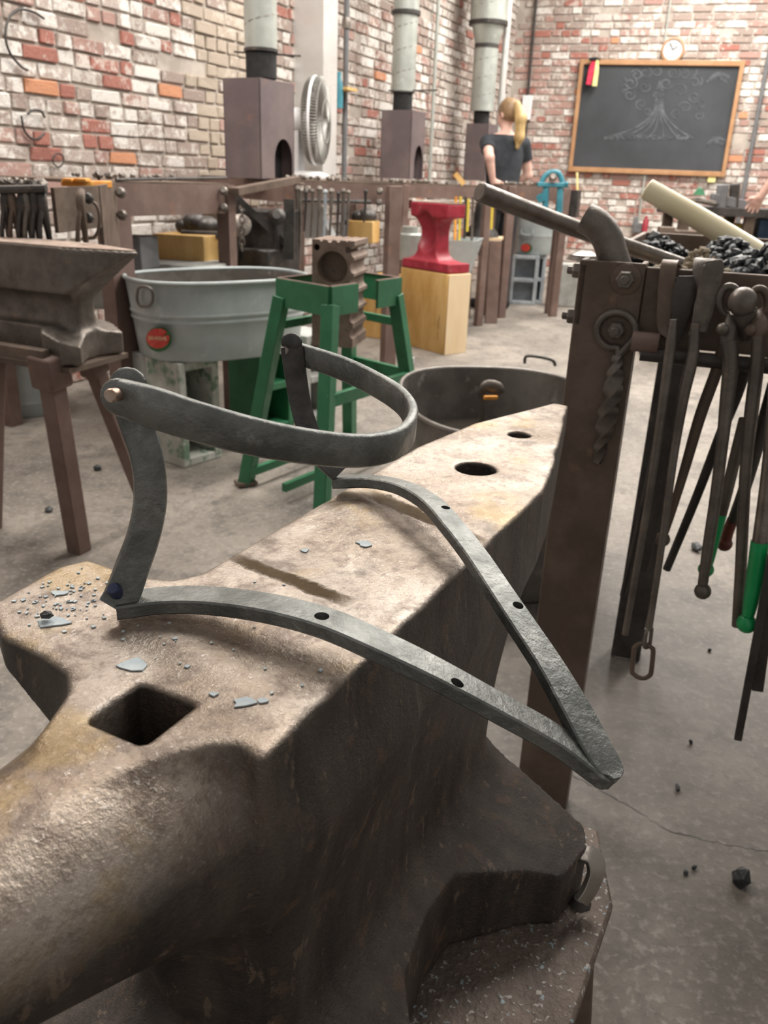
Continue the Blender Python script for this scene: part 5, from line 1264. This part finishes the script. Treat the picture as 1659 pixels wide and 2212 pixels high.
def rtp(px, py, off=.0):
    d = ray(px, py)
    for i in range(900):
        q = CAM + d * (7.4 + i * .004); f = (q.z - rt_c.z) / .33; f = min(1, max(0, f)); rr_ = .235 * (.72 + .28 * f) + .01 + off
        if (q.x - rt_c.x) ** 2 + (q.y - rt_c.y) ** 2 < rr_ * rr_: return q
    return CAM + d * 8
lb2 = label_disc(rt, 1137, 536, 12.5, 10.5, rtp, 'labelgreen', .008, part='label'); label_disc(lb2, 1135, 535, 10.5, 8.5, rtp, 'labelred', .013, part='label_field')
m = MB(); m.tube([rtp(1126, 494, .01), rtp(1128, 505, .02), rtp(1148, 507, .02), rtp(1150, 495, .01)], .006, 6); m.build('drop_handle', 'galv', rt)
for k_, (px, lb_) in enumerate(((1129, 'left upright concrete block under the round tub'), (1166, 'right upright concrete block under the round tub'))):
    cinder('cinder_block', lb_, Vector((P(px, 600, 8.4).x, 8.35 + .1 * k_, 0)), -.1, .26 if k_ == 0 else .10, .20, rt_c.z - .004, 'bluegrey', 'concrete blocks under the round tub')
m = MB(); m.box(Vector((P(1240, 560, 8.2).x, 8.3, .20)), (.28, .2, .40), -.1); tag(m.build('white_box', 'blockin', bevel=.01), 'pale box on the floor behind the forge post', 'box')
m = MB(); q = P(1078, 500, 8.3); m.box((q.x + .12, q.y, z4 / 2), (.09, .06, z4), RZR); tag(m.build('steel_post', 'rustred', bevel=.004), 'brown steel post left of the round tub', 'post')

# teal press on the fourth table
tp_ = thing('bench_press', 'teal cast iron arbor press with an arched top', 'press', P(1195, 430, 7.4))
def TP(px, py, dy=0): return P(px, py, 7.25 + dy)
m = MB(); m.tube([TP(1168, 400), TP(1176, 382), TP(1192, 372), TP(1208, 376), TP(1216, 398)], .022, 10, 5); m.build('arch', 'teal', tp_)
m = MB(); m.bar(TP(1160, 398), TP(1226, 400), .07, .035); m.build('cross_plate', 'teal', tp_, bevel=.006)
for px in (1180, 1211):
    m = MB(); m.bar(TP(px, 400), TP(px - 3, 462), .045, .045, UX); m.build('leg', 'teal', tp_, bevel=.006)
m = MB(); m.lathe(TP(1193, 385, -.03), [(.03, 0), (.034, .02), (.02, .04)], 14, -FW); m.build('wheel', 'steel', tp_)
m = MB(); m.bar(TP(1165, 420), TP(1172, 435), .05, .07, UX); m.ball(TP(1224, 397, -.03), .018); m.build('clamp', 'teal', tp_)

# ---- dark oval trough on the floor behind the anvil
tc = Z(1090, 860, .50); tr = thing('quench_trough', 'weathered dark oval trough of water on the floor behind the anvil', 'trough', Vector((tc.x, tc.y, 0)), .2)
oval_tub(tr, Vector((tc.x, tc.y, 0)), .1, .305, .42, .50, .88, 'galvdark', inner='galvdark', bands=(.6,), water=.66, rim=.010)
m = MB(); m.tube([P(1133, 785, 3.16), P(1140, 769, 3.16), P(1190, 777, 3.16), P(1200, 790, 3.16)], .006, 8); m.build('wire_handle', 'dark', tr)
lw = thing('iron_ladle', 'iron hook with an orange tip leaning in the trough', 'tool', P(1040, 915, 2.62))
m = MB(); m.tube([P(1040, 930, 2.62), P(1042, 890, 2.62), P(1040, 850, 2.62), P(1052, 836, 2.62), P(1072, 840, 2.62), P(1080, 852, 2.62)], [.010, .010, .012, .022, .024, .018], 12, 6, flat=.5); m.build('shank', 'iron', lw)
m = MB(); m.box(P(1060, 859, 2.585), (.045, .012, .012), .2); m.build('tip', 'orange', lw, bevel=.002)

# ============================================================ FAR WALL
def far_pt(px, py, off=.03):
    d = ray(px, py); t = (WC - FN * off - CAM).dot(FN) / d.dot(FN); return CAM + d * t
q = [far_pt(a, b, .05) for a, b in ((1258, 134), (1602, 138), (1563, 377), (1232, 365))]
cb_ = thing('chalkboard', 'large dark chalkboard in an orange oak frame with a faint chalk tree', 'chalkboard', (q[2] + q[3]) / 2)
lft = (q[0] + q[3]) / 2; rgt = (q[1] + q[2]) / 2; zt_ = (q[0].z + q[1].z) / 2; zb_ = (q[2].z + q[3].z) / 2
sl_t = (q[1].z - q[0].z) / 2; sl_b = (q[2].z - q[3].z) / 2
TL = Vector((lft.x, lft.y, zt_ - sl_t)); TR_ = Vector((rgt.x, rgt.y, zt_ + sl_t)); BL = Vector((lft.x, lft.y, zb_ - sl_b)); BRt = Vector((rgt.x, rgt.y, zb_ + sl_b))
m = MB(); m.prism([TL, TR_, BRt, BL], FN * .02); m.build('slate', 'chalkboard', cb_, smooth=False)
for a, b in ((TL, TR_), (BL, BRt), (TL, BL), (TR_, BRt)):
    m = MB(); e_ = (b - a).normalized() * .028; m.bar(a - e_ - FN * .008, b + e_ - FN * .008, .045 if abs((b - a).z) > .5 else .055, .055 if abs((b - a).z) > .5 else .045, FN); m.build('frame_rail', 'frame', cb_, bevel=.006)
def CBp(px, py): 
    u_ = far_pt(px, py, .0535); return u_
m = MB(); r = random.Random(5)
def chalk(pts, wd):
    P3 = [Vector(p_) for p_ in spline([tuple(CBp(a, b)) for a, b in pts], 5)]
    for i in range(len(P3) - 1):
        t = P3[i + 1] - P3[i]; s_ = t.cross(FN).normalized() * wd / 2; m.add([P3[i] - s_, P3[i] + s_, P3[i + 1] + s_, P3[i + 1] - s_], [(0, 1, 2, 3)])
for (cx_, cy_, rr_) in ((1375, 162, 12), (1395, 157, 14), (1418, 155, 11), (1455, 157, 14), (1478, 160, 11), (1362, 180, 14), (1440, 180, 13), (1500, 178, 12), (1392, 188, 12), (1470, 195, 14), (1360, 205, 12), (1500, 210, 13), (1425, 205, 12), (1385, 225, 12), (1480, 232, 13), (1515, 225, 11), (1400, 240, 9), (1460, 245, 10), (1350, 190, 10), (1510, 250, 9)):
    s0 = r.uniform(0, 6); chalk([(cx_ + (rr_ * (1 - k * .055)) * math.cos(s0 + k * .6) * 1.1, cy_ + (rr_ * (1 - k * .055)) * math.sin(s0 + k * .6)) for k in range(13)], .012)
for k in range(7): chalk([(1425 + (k - 3) * 2.2, 175 + abs(k - 3) * 6), (1424 + (k - 3) * 2.5, 220), (1422 + (k - 3) * 5, 250), (1415 + (k - 3) * 17, 280), (1400 + (k - 3) * 32, 298)], .016)
for k in range(14): chalk([(1305 + k * 13, 300 - abs(k - 7) * -.2), (1330 + k * 12.5, 296 - 4 * (k % 2)), (1350 + k * 10, 302)], .013)
for a, b in (((1345, 165), (1352, 180)), ((1505, 150), (1498, 165)), ((1515, 165), (1512, 185))): chalk([a, ((a[0] + b[0]) / 2 + 4, (a[1] + b[1]) / 2), b], .014)
for cx_, cy_ in ((1555, 165), (1550, 305)):
    for k in range(9): chalk([(cx_ - 28 + k * 3, cy_ + 12 - k * 1.5), (cx_ - 5 + k * 2, cy_ - 8 + k * 2.2), (cx_ + 20, cy_ + k * 1.6)], .018)
m.build('chalk_drawing', 'chalk', cb_, smooth=False)
m = MB(); m.box(far_pt(1537, 388, .05), (.085, .03, .06), -.28); tag(m.build('board_eraser', 'straw', bevel=.005), 'pale yellow block under the right end of the chalkboard', 'eraser')
wd_ = thing('whisk_bundle', 'red and yellow cloth bundle hanging on the chalkboard corner', 'bundle', far_pt(1280, 150, .12))
m = MB(); m.strap([far_pt(a, b, .13) for a, b in ((1283, 132), (1278, 150), (1271, 183))], [.04, .065, .055], .03, [tuple(FX)] * 3, 5); m.build('red_cloth', 'twine', wd_)
m = MB(); m.strap([far_pt(a, b, .13) for a, b in ((1290, 130), (1289, 150), (1284, 186))], [.03, .045, .055], .03, [tuple(FX)] * 3, 5); m.build('straw', 'straw', wd_)
m = MB(); m.ball(far_pt(1284, 128, .13), .055, 10, (1.3, .6, .4)); m.build('knot', 'black', wd_)
ck = thing('wall_clock', 'small round white clock in a wooden ring above the chalkboard', 'clock', far_pt(1452, 130, .04)); cc_ = far_pt(1453, 109, .01)
m = MB(); m.lathe(cc_, [(.125, 0), (.125, .05), (.105, .055), (.10, .035)], 32, -FN); m.build('clock_case', 'frame', ck)
m = MB(); m.lathe(cc_ - FN * .038, [(.102, 0), (.102, .004)], 32, -FN); cf_ = m.build('clock_face', 'clockface', ck)
for A, L in ((.9, .06), (-.5, .085)):
    m = MB(); m.bar(cc_ - FN * .046, cc_ - FN * .046 + (FX * math.sin(A) + ZZ * math.cos(A)) * L, .008, .003, FN); m.build('clock_hand', 'black', cf_)
def fpipe(px, py, z0, z1, r_, mt, label, off=.04, nm='wall_conduit'):
    a = far_pt(px, py, off); m = MB(); m.tube([Vector((a.x, a.y, z0)), Vector((a.x, a.y, z1))], r_, 8); return tag(m.build(nm, mt), label, 'pipe')
a = far_pt(1139, 206, .05); fpipe(1148, 120, a.z, 4.1, .016, 'dark', 'dark conduit that runs down to the white switch box')
m = MB(); m.box(far_pt(1138, 233, .06), (.11, .08, .26), -.28); tag(m.build('switch_box', 'white', bevel=.008), 'white switch box on the wall to the right of the standing person', 'switch')
fpipe(1137, 262, far_pt(1137, 300).z, far_pt(1137, 258).z, .02, 'dark', 'short dark conduit below the white switch box')
fpipe(1440, 60, far_pt(1440, 128).z, 4.1, .010, 'duct', 'thin pale conduit above the clock')
fpipe(1386, 430, .6, far_pt(1386, 378).z, .014, 'duct', 'thin pale conduit below the chalkboard')
fpipe(1640, 230, .5, 4.1, .024, 'slate', 'blue grey pipe on the wall right of the chalkboard')
m = MB(); m.box(far_pt(1380, 492, .1), (.14, .10, .10), -.28); m.box(far_pt(1372, 480, .1), (.05, .08, .12), -.28); tag(m.build('outlet_box', 'slate', bevel=.006), 'grey outlet box at the foot of the pale conduit', 'box')
m = MB(); m.lathe(far_pt(1392, 500, .2), [(.035, 0), (.035, .12), (.02, .14), (.02, .17)], 12); tag(m.build('red_bottle', 'red'), 'small red bottle near the foot of the pale conduit', 'bottle')
m = MB(); m.prism([far_pt(1245, 372, .1), far_pt(1249, 372, .1), far_pt(1251, 450, .1), far_pt(1247, 450, .1)], -FN * .03); tag(m.build('wooden_strip', 'straw'), 'thin yellow strip hanging left below the chalkboard', 'strip')

# ---- workbench at the far right with vise, anvil and bins
wbq0, wbq1 = P(1462, 458, 6.3), P(1720, 462, 6.3); wz = P(1560, 448, 6.3).z
wk = thing('workbench', 'dark steel workbench at the far right below the blue grey pipe', 'bench', Vector(((wbq0.x + wbq1.x) / 2, 6.5, 0)))
m = MB(); m.box(((wbq0.x + wbq1.x) / 2, 6.55, wz - .03), (wbq1.x - wbq0.x, .5, .06)); m.build('bench_top', 'dark', wk, bevel=.004)
for xx in (wbq0.x + .08, wbq0.x + .55, wbq1.x - .05):
    for yy_ in (6.36, 6.74):
        m = MB(); m.box((xx, yy_, (wz - .06) / 2), (.07, .05, wz - .06)); m.build('leg', 'rust', wk)
m = MB(); m.box(((wbq0.x + wbq1.x) / 2, 6.55, wz - .22), (wbq1.x - wbq0.x - .1, .42, .03)); m.build('shelf', 'dark', wk)
vs_ = thing('bench_vise', 'dark bench vise on the far right workbench', 'vise', P(1565, 452, 6.35))
m = MB(); m.bar(P(1535, 428, 6.35), P(1620, 446, 6.35), .06, .07); m.build('slide', 'slate', vs_, bevel=.008)
m = MB(); m.bar(P(1556, 450, 6.35), P(1562, 398, 6.35), .08, .07, UX); m.build('rear_jaw', 'slate', vs_, bevel=.01)
m = MB(); m.bar(P(1584, 450, 6.35), P(1588, 396, 6.35), .07, .05, UX); m.build('front_jaw', 'dark', vs_, bevel=.01)
m = MB(); m.tube([P(1545, 440, 6.3), P(1512, 434, 6.3), P(1480, 432, 6.3)], [.02, .018, .012], 8); m.build('screw', 'iron', vs_)
m = MB(); m.lathe(P(1486, 440, 6.3) - ZZ * .03, [(.06, 0), (.06, .04), (.03, .07)], 14); tag(m.build('iron_swage', 'rust'), 'round rusty lump on the left end of the workbench', 'tool')
m = MB(); m.lathe(P(1510, 421, 6.3), [(.045, 0), (.02, .04), (.005, .05)], 4); tag(m.build('green_wedge', 'green', smooth=False), 'small dark green wedge on the workbench', 'wedge')
m = MB(); m.box(P(1603, 500, 6.5), (.11, .14, .11)); tag(m.build('storage_bin', 'yellow', bevel=.006), 'yellow bin under the far right workbench', 'bin')
mb_ = worn('blue_plastic', (.02, .05, .10), (.03, .08, .15), scale=8, rough=.5, bmp=.02); M_['blue'] = mb_
m = MB(); m.box(P(1660, 500, 6.5), (.22, .16, .17)); tag(m.build('storage_bin', 'blue', bevel=.006), 'dark blue bin under the far right workbench', 'bin')
m = MB(); q = P(1440, 490, 5.9); m.box((q.x, q.y, q.z / 2), (.10, .08, q.z)); m.box(P(1480, 508, 5.9), (.3, .05, .06)); tag(m.build('steel_stand', 'rust', bevel=.004), 'brown steel stand beyond the forge pan', 'stand')

# ============================================================ PEOPLE
def person(label, loc, facing, hgt, arms, shirt_col='shirt', trouser='trousers', hair='hairdark', tail=True, head_turn=0.0, sleeve=.5, hip_shift=0.0, group=None):
    """standing figure; local x to its right, y forward, z up; arms: {side: (elbow, wrist, fingerdir)} in metres for 1.70 m"""
    root = thing('person', label, 'person', loc, facing); s = hgt / 1.70
    X, Y_, Zg, lo_ = field((-.46, -.30, 0), (.46, .36, 1.72), .0085)
    F = None
    def u(d, k=.03):
        nonlocal F
        F = d if F is None else smin(F, d, k)
    H_ = .006
    # trunk
    def ell(c, r):
        q = np.sqrt(((X - c[0]) / r[0]) ** 2 + ((Y_ - c[1]) / r[1]) ** 2 + ((Zg - c[2]) / r[2]) ** 2); return (q - 1) * min(r)
    u(ell((0, 0, 1.27), (.155, .095, .17))); u(ell((0, .0, 1.10), (.125, .085, .17)), .05); u(ell((0, -.01, .94), (.160, .11, .13)), .05)
    for sx in (-1, 1):
        u(scone(X, Y_, Zg, (sx * .085, 0, .92), (sx * .095, .015, .50), .083, .055), .03)
        u(scone(X, Y_, Zg, (sx * .095, .015, .50), (sx * .10, -.015, .09), .056, .036), .02)
        u(scone(X, Y_, Zg, (sx * .10, -.03, .045), (sx * .115, .14, .030), .040, .030), .02)
        u(scone(X, Y_, Zg, (sx * .06, 0, 1.40), (sx * .165, 0, 1.375), .045, .045), .05)
    u(scone(X, Y_, Zg, (0, -.005, 1.39), (0, .01, 1.50), .050, .046), .025)
    ca, sa = math.cos(head_turn), math.sin(head_turn); hx = X * ca + Y_ * sa; hy = -X * sa + Y_ * ca
    def hell(c, r):
        q = np.sqrt(((hx - c[0]) / r[0]) ** 2 + ((hy - c[1]) / r[1]) ** 2 + ((Zg - c[2]) / r[2]) ** 2); return (q - 1) * min(r)
    u(hell((0, .0, 1.605), (.072, .090, .095)), .02); u(hell((0, .045, 1.545), (.050, .050, .055)), .025)
    u(hell((0, .100, 1.580), (.012, .018, .018)), .012)                    # nose
    for sx in (-1, 1):
        u(hell((sx * .074, -.005, 1.585), (.010, .018, .030)), .006)         # ears
        F = np.maximum(F, -hell((sx * .030, .098, 1.603), (.015, .012, .009)))
    u(hell((0, .090, 1.542), (.024, .012, .006)), .004)
    fingers = []
    for sx, (el, wr, fd) in arms.items():
        sh = (sx * .180, 0, 1.365)
        u(scone(X, Y_, Zg, sh, el, .050, .037), .03); u(scone(X, Y_, Zg, el, wr, .039, .025), .015)
        fd = Vector(fd).normalized(); side_ = fd.cross(Vector((0, 1, 0)) if abs(fd.y) < .8 else Vector((0, 0, 1))).normalized(); pn = fd.cross(side_)
        pal = Vector(wr) + fd * .055
        q0_, q1_ = Vector(wr) + fd * .01, pal
        for o_ in (-.024, -.008, .008, .024):
            u(scone(X, Y_, Zg, q0_ + side_ * o_ * .7, q1_ + side_ * o_, .014, .0135), .012)
        for j, o_ in enumerate((-.030, -.010, .010, .030)):
            L = (.062, .074, .070, .054)[j]; b0 = q1_ + side_ * o_; b1 = b0 + (fd + side_ * o_ * 5).normalized() * L * .55; b2 = b1 + (fd + side_ * o_ * 5 + pn * .7).normalized() * L * .45
            u(scone(X, Y_, Zg, b0, b1, .0100, .0090), .003); u(scone(X, Y_, Zg, b1, b2, .0090, .0078), .003)
        tb0 = Vector(wr) + fd * .02 - side_ * .022; tb1 = tb0 - side_ * .03 + fd * .02; tb2 = tb1 + fd * .028 - side_ * .006
        u(scone(X, Y_, Zg, tb0, tb1, .0125, .0115), .004); u(scone(X, Y_, Zg, tb1, tb2, .0112, .0095), .004)
    def make(name, Fv, mt):
        V, Q = nets(Fv.astype(np.float32), lo_, .0085); V = V * s
        me = bpy.data.meshes.new(name); me.from_pydata(V.tolist(), [], Q.tolist()); me.polygons.foreach_set('use_smooth', [True] * len(me.polygons)); me.materials.append(M_[mt])
        o = bpy.data.objects.new(name, me); COL.objects.link(o); o.parent = root; return o
    make('body', F, 'skin')
    # shirt: the trunk and upper arms, a little looser, cut off at neck, sleeves and hem
    T = ell((0, 0, 1.26), (.172, .113, .20)); T = smin(T, ell((0, 0, 1.08), (.150, .108, .20)), .05); T = smin(T, ell((0, -.01, .94), (.182, .138, .14)), .04)
    for sx in (-1, 1):
        T = smin(T, scone(X, Y_, Zg, (sx * .05, 0, 1.39), (sx * .165, 0, 1.372), .058, .058), .03)
        el = arms[sx][0]; e3 = Vector((sx * .180, 0, 1.365)); e4 = e3 + (Vector(el) - e3) * sleeve; ax = (Vector(el) - e3).normalized()
        slv = scone(X, Y_, Zg, e3, e4, .062, .058)
        slv = np.maximum(slv, (X - e4.x) * ax.x + (Y_ - e4.y) * ax.y + (Zg - e4.z) * ax.z); T = smin(T, slv, .02)
    T = np.maximum(T, .90 - Zg); T = np.maximum(T, Zg - 1.435 - .0 * X)
    make('shirt', T, shirt_col)
    G = None
    for sx in (-1, 1):
        a = smin(scone(X, Y_, Zg, (sx * .085, 0, .92), (sx * .095, .015, .50), .096, .070), scone(X, Y_, Zg, (sx * .095, .015, .50), (sx * .10, -.01, .10), .070, .056), .02); G = a if G is None else smin(G, a, .02)
    G = smin(G, ell((0, -.01, .95), (.176, .134, .13)), .03); G = np.maximum(G, np.maximum(.075 - Zg, Zg - 1.0)); make('trousers', G, trouser)
    hr_ = hell((0, -.012, 1.62), (.083, .098, .100)); hr_ = np.maximum(hr_, (hy - .050) * .8 - (Zg - 1.60) * .55); hr_ = np.maximum(hr_, 1.535 - Zg + hy * .8)
    make('hair', hr_, hair)
    if tail:
        K = scone(X, Y_, Zg, (-.0 + .02, -.10, 1.66), (.045, -.135, 1.56), .032, .045); K = smin(K, scone(X, Y_, Zg, (.045, -.135, 1.56), (.05, -.13, 1.42), .045, .040), .03); K = smin(K, scone(X, Y_, Zg, (.05, -.13, 1.42), (.045, -.12, 1.34), .038, .018), .03)
        make('ponytail', K, 'hair')
    for sx in (-1, 1):
        b_ = smin(scone(X, Y_, Zg, (sx * .10, -.045, .050), (sx * .115, .15, .036), .050, .040), scone(X, Y_, Zg, (sx * .10, -.02, .05), (sx * .10, -.015, .13), .048, .046), .02); b_ = np.maximum(b_, -Zg + .0)
        make('shoe', b_, 'black')
    m = MB(); m.tube([Vector((.165 * math.cos(a) * s, (-.01 + .115 * math.sin(a)) * s, .965 * s)) for a in [k * math.pi / 10 for k in range(20)]], .012, 6, 1, closed=True) 
    return root
hp_ = P(1088, 214, 7.85); pbx = P(1086, 400, 7.85).x
ph = hp_.z
person('person seen from behind in a black shirt, blond ponytail, hands on hips', Vector((pbx, 7.9, 0)), .42, ph / 1.0,
       {-1: ((-.245, -.175, 1.25), (-.185, -.155, 1.07), (.8, -.15, -.45)), 1: ((.27, .03, 1.13), (.19, .17, 1.02), (-.8, .5, -.2))}, head_turn=.3)
# someone else, almost wholly outside the picture at the right edge: only a bare forearm and pale shirt show
p2_ = P(1700, 400, 5.9)
person('person at the right edge, only a bare arm and pale trousers in view', Vector((P(1786, 400, 5.9).x, 5.95, 0)), -.2, 1.72,
       {-1: ((-.28, .0, 1.22), (-.36, .06, 1.06), (-.3, .6, -.8)), 1: ((.27, .05, 1.10), (.22, .22, 1.0), (-.3, 1, .2))}, shirt_col='cloth', trouser='cloth', tail=False, hair='hairdark', sleeve=.35)
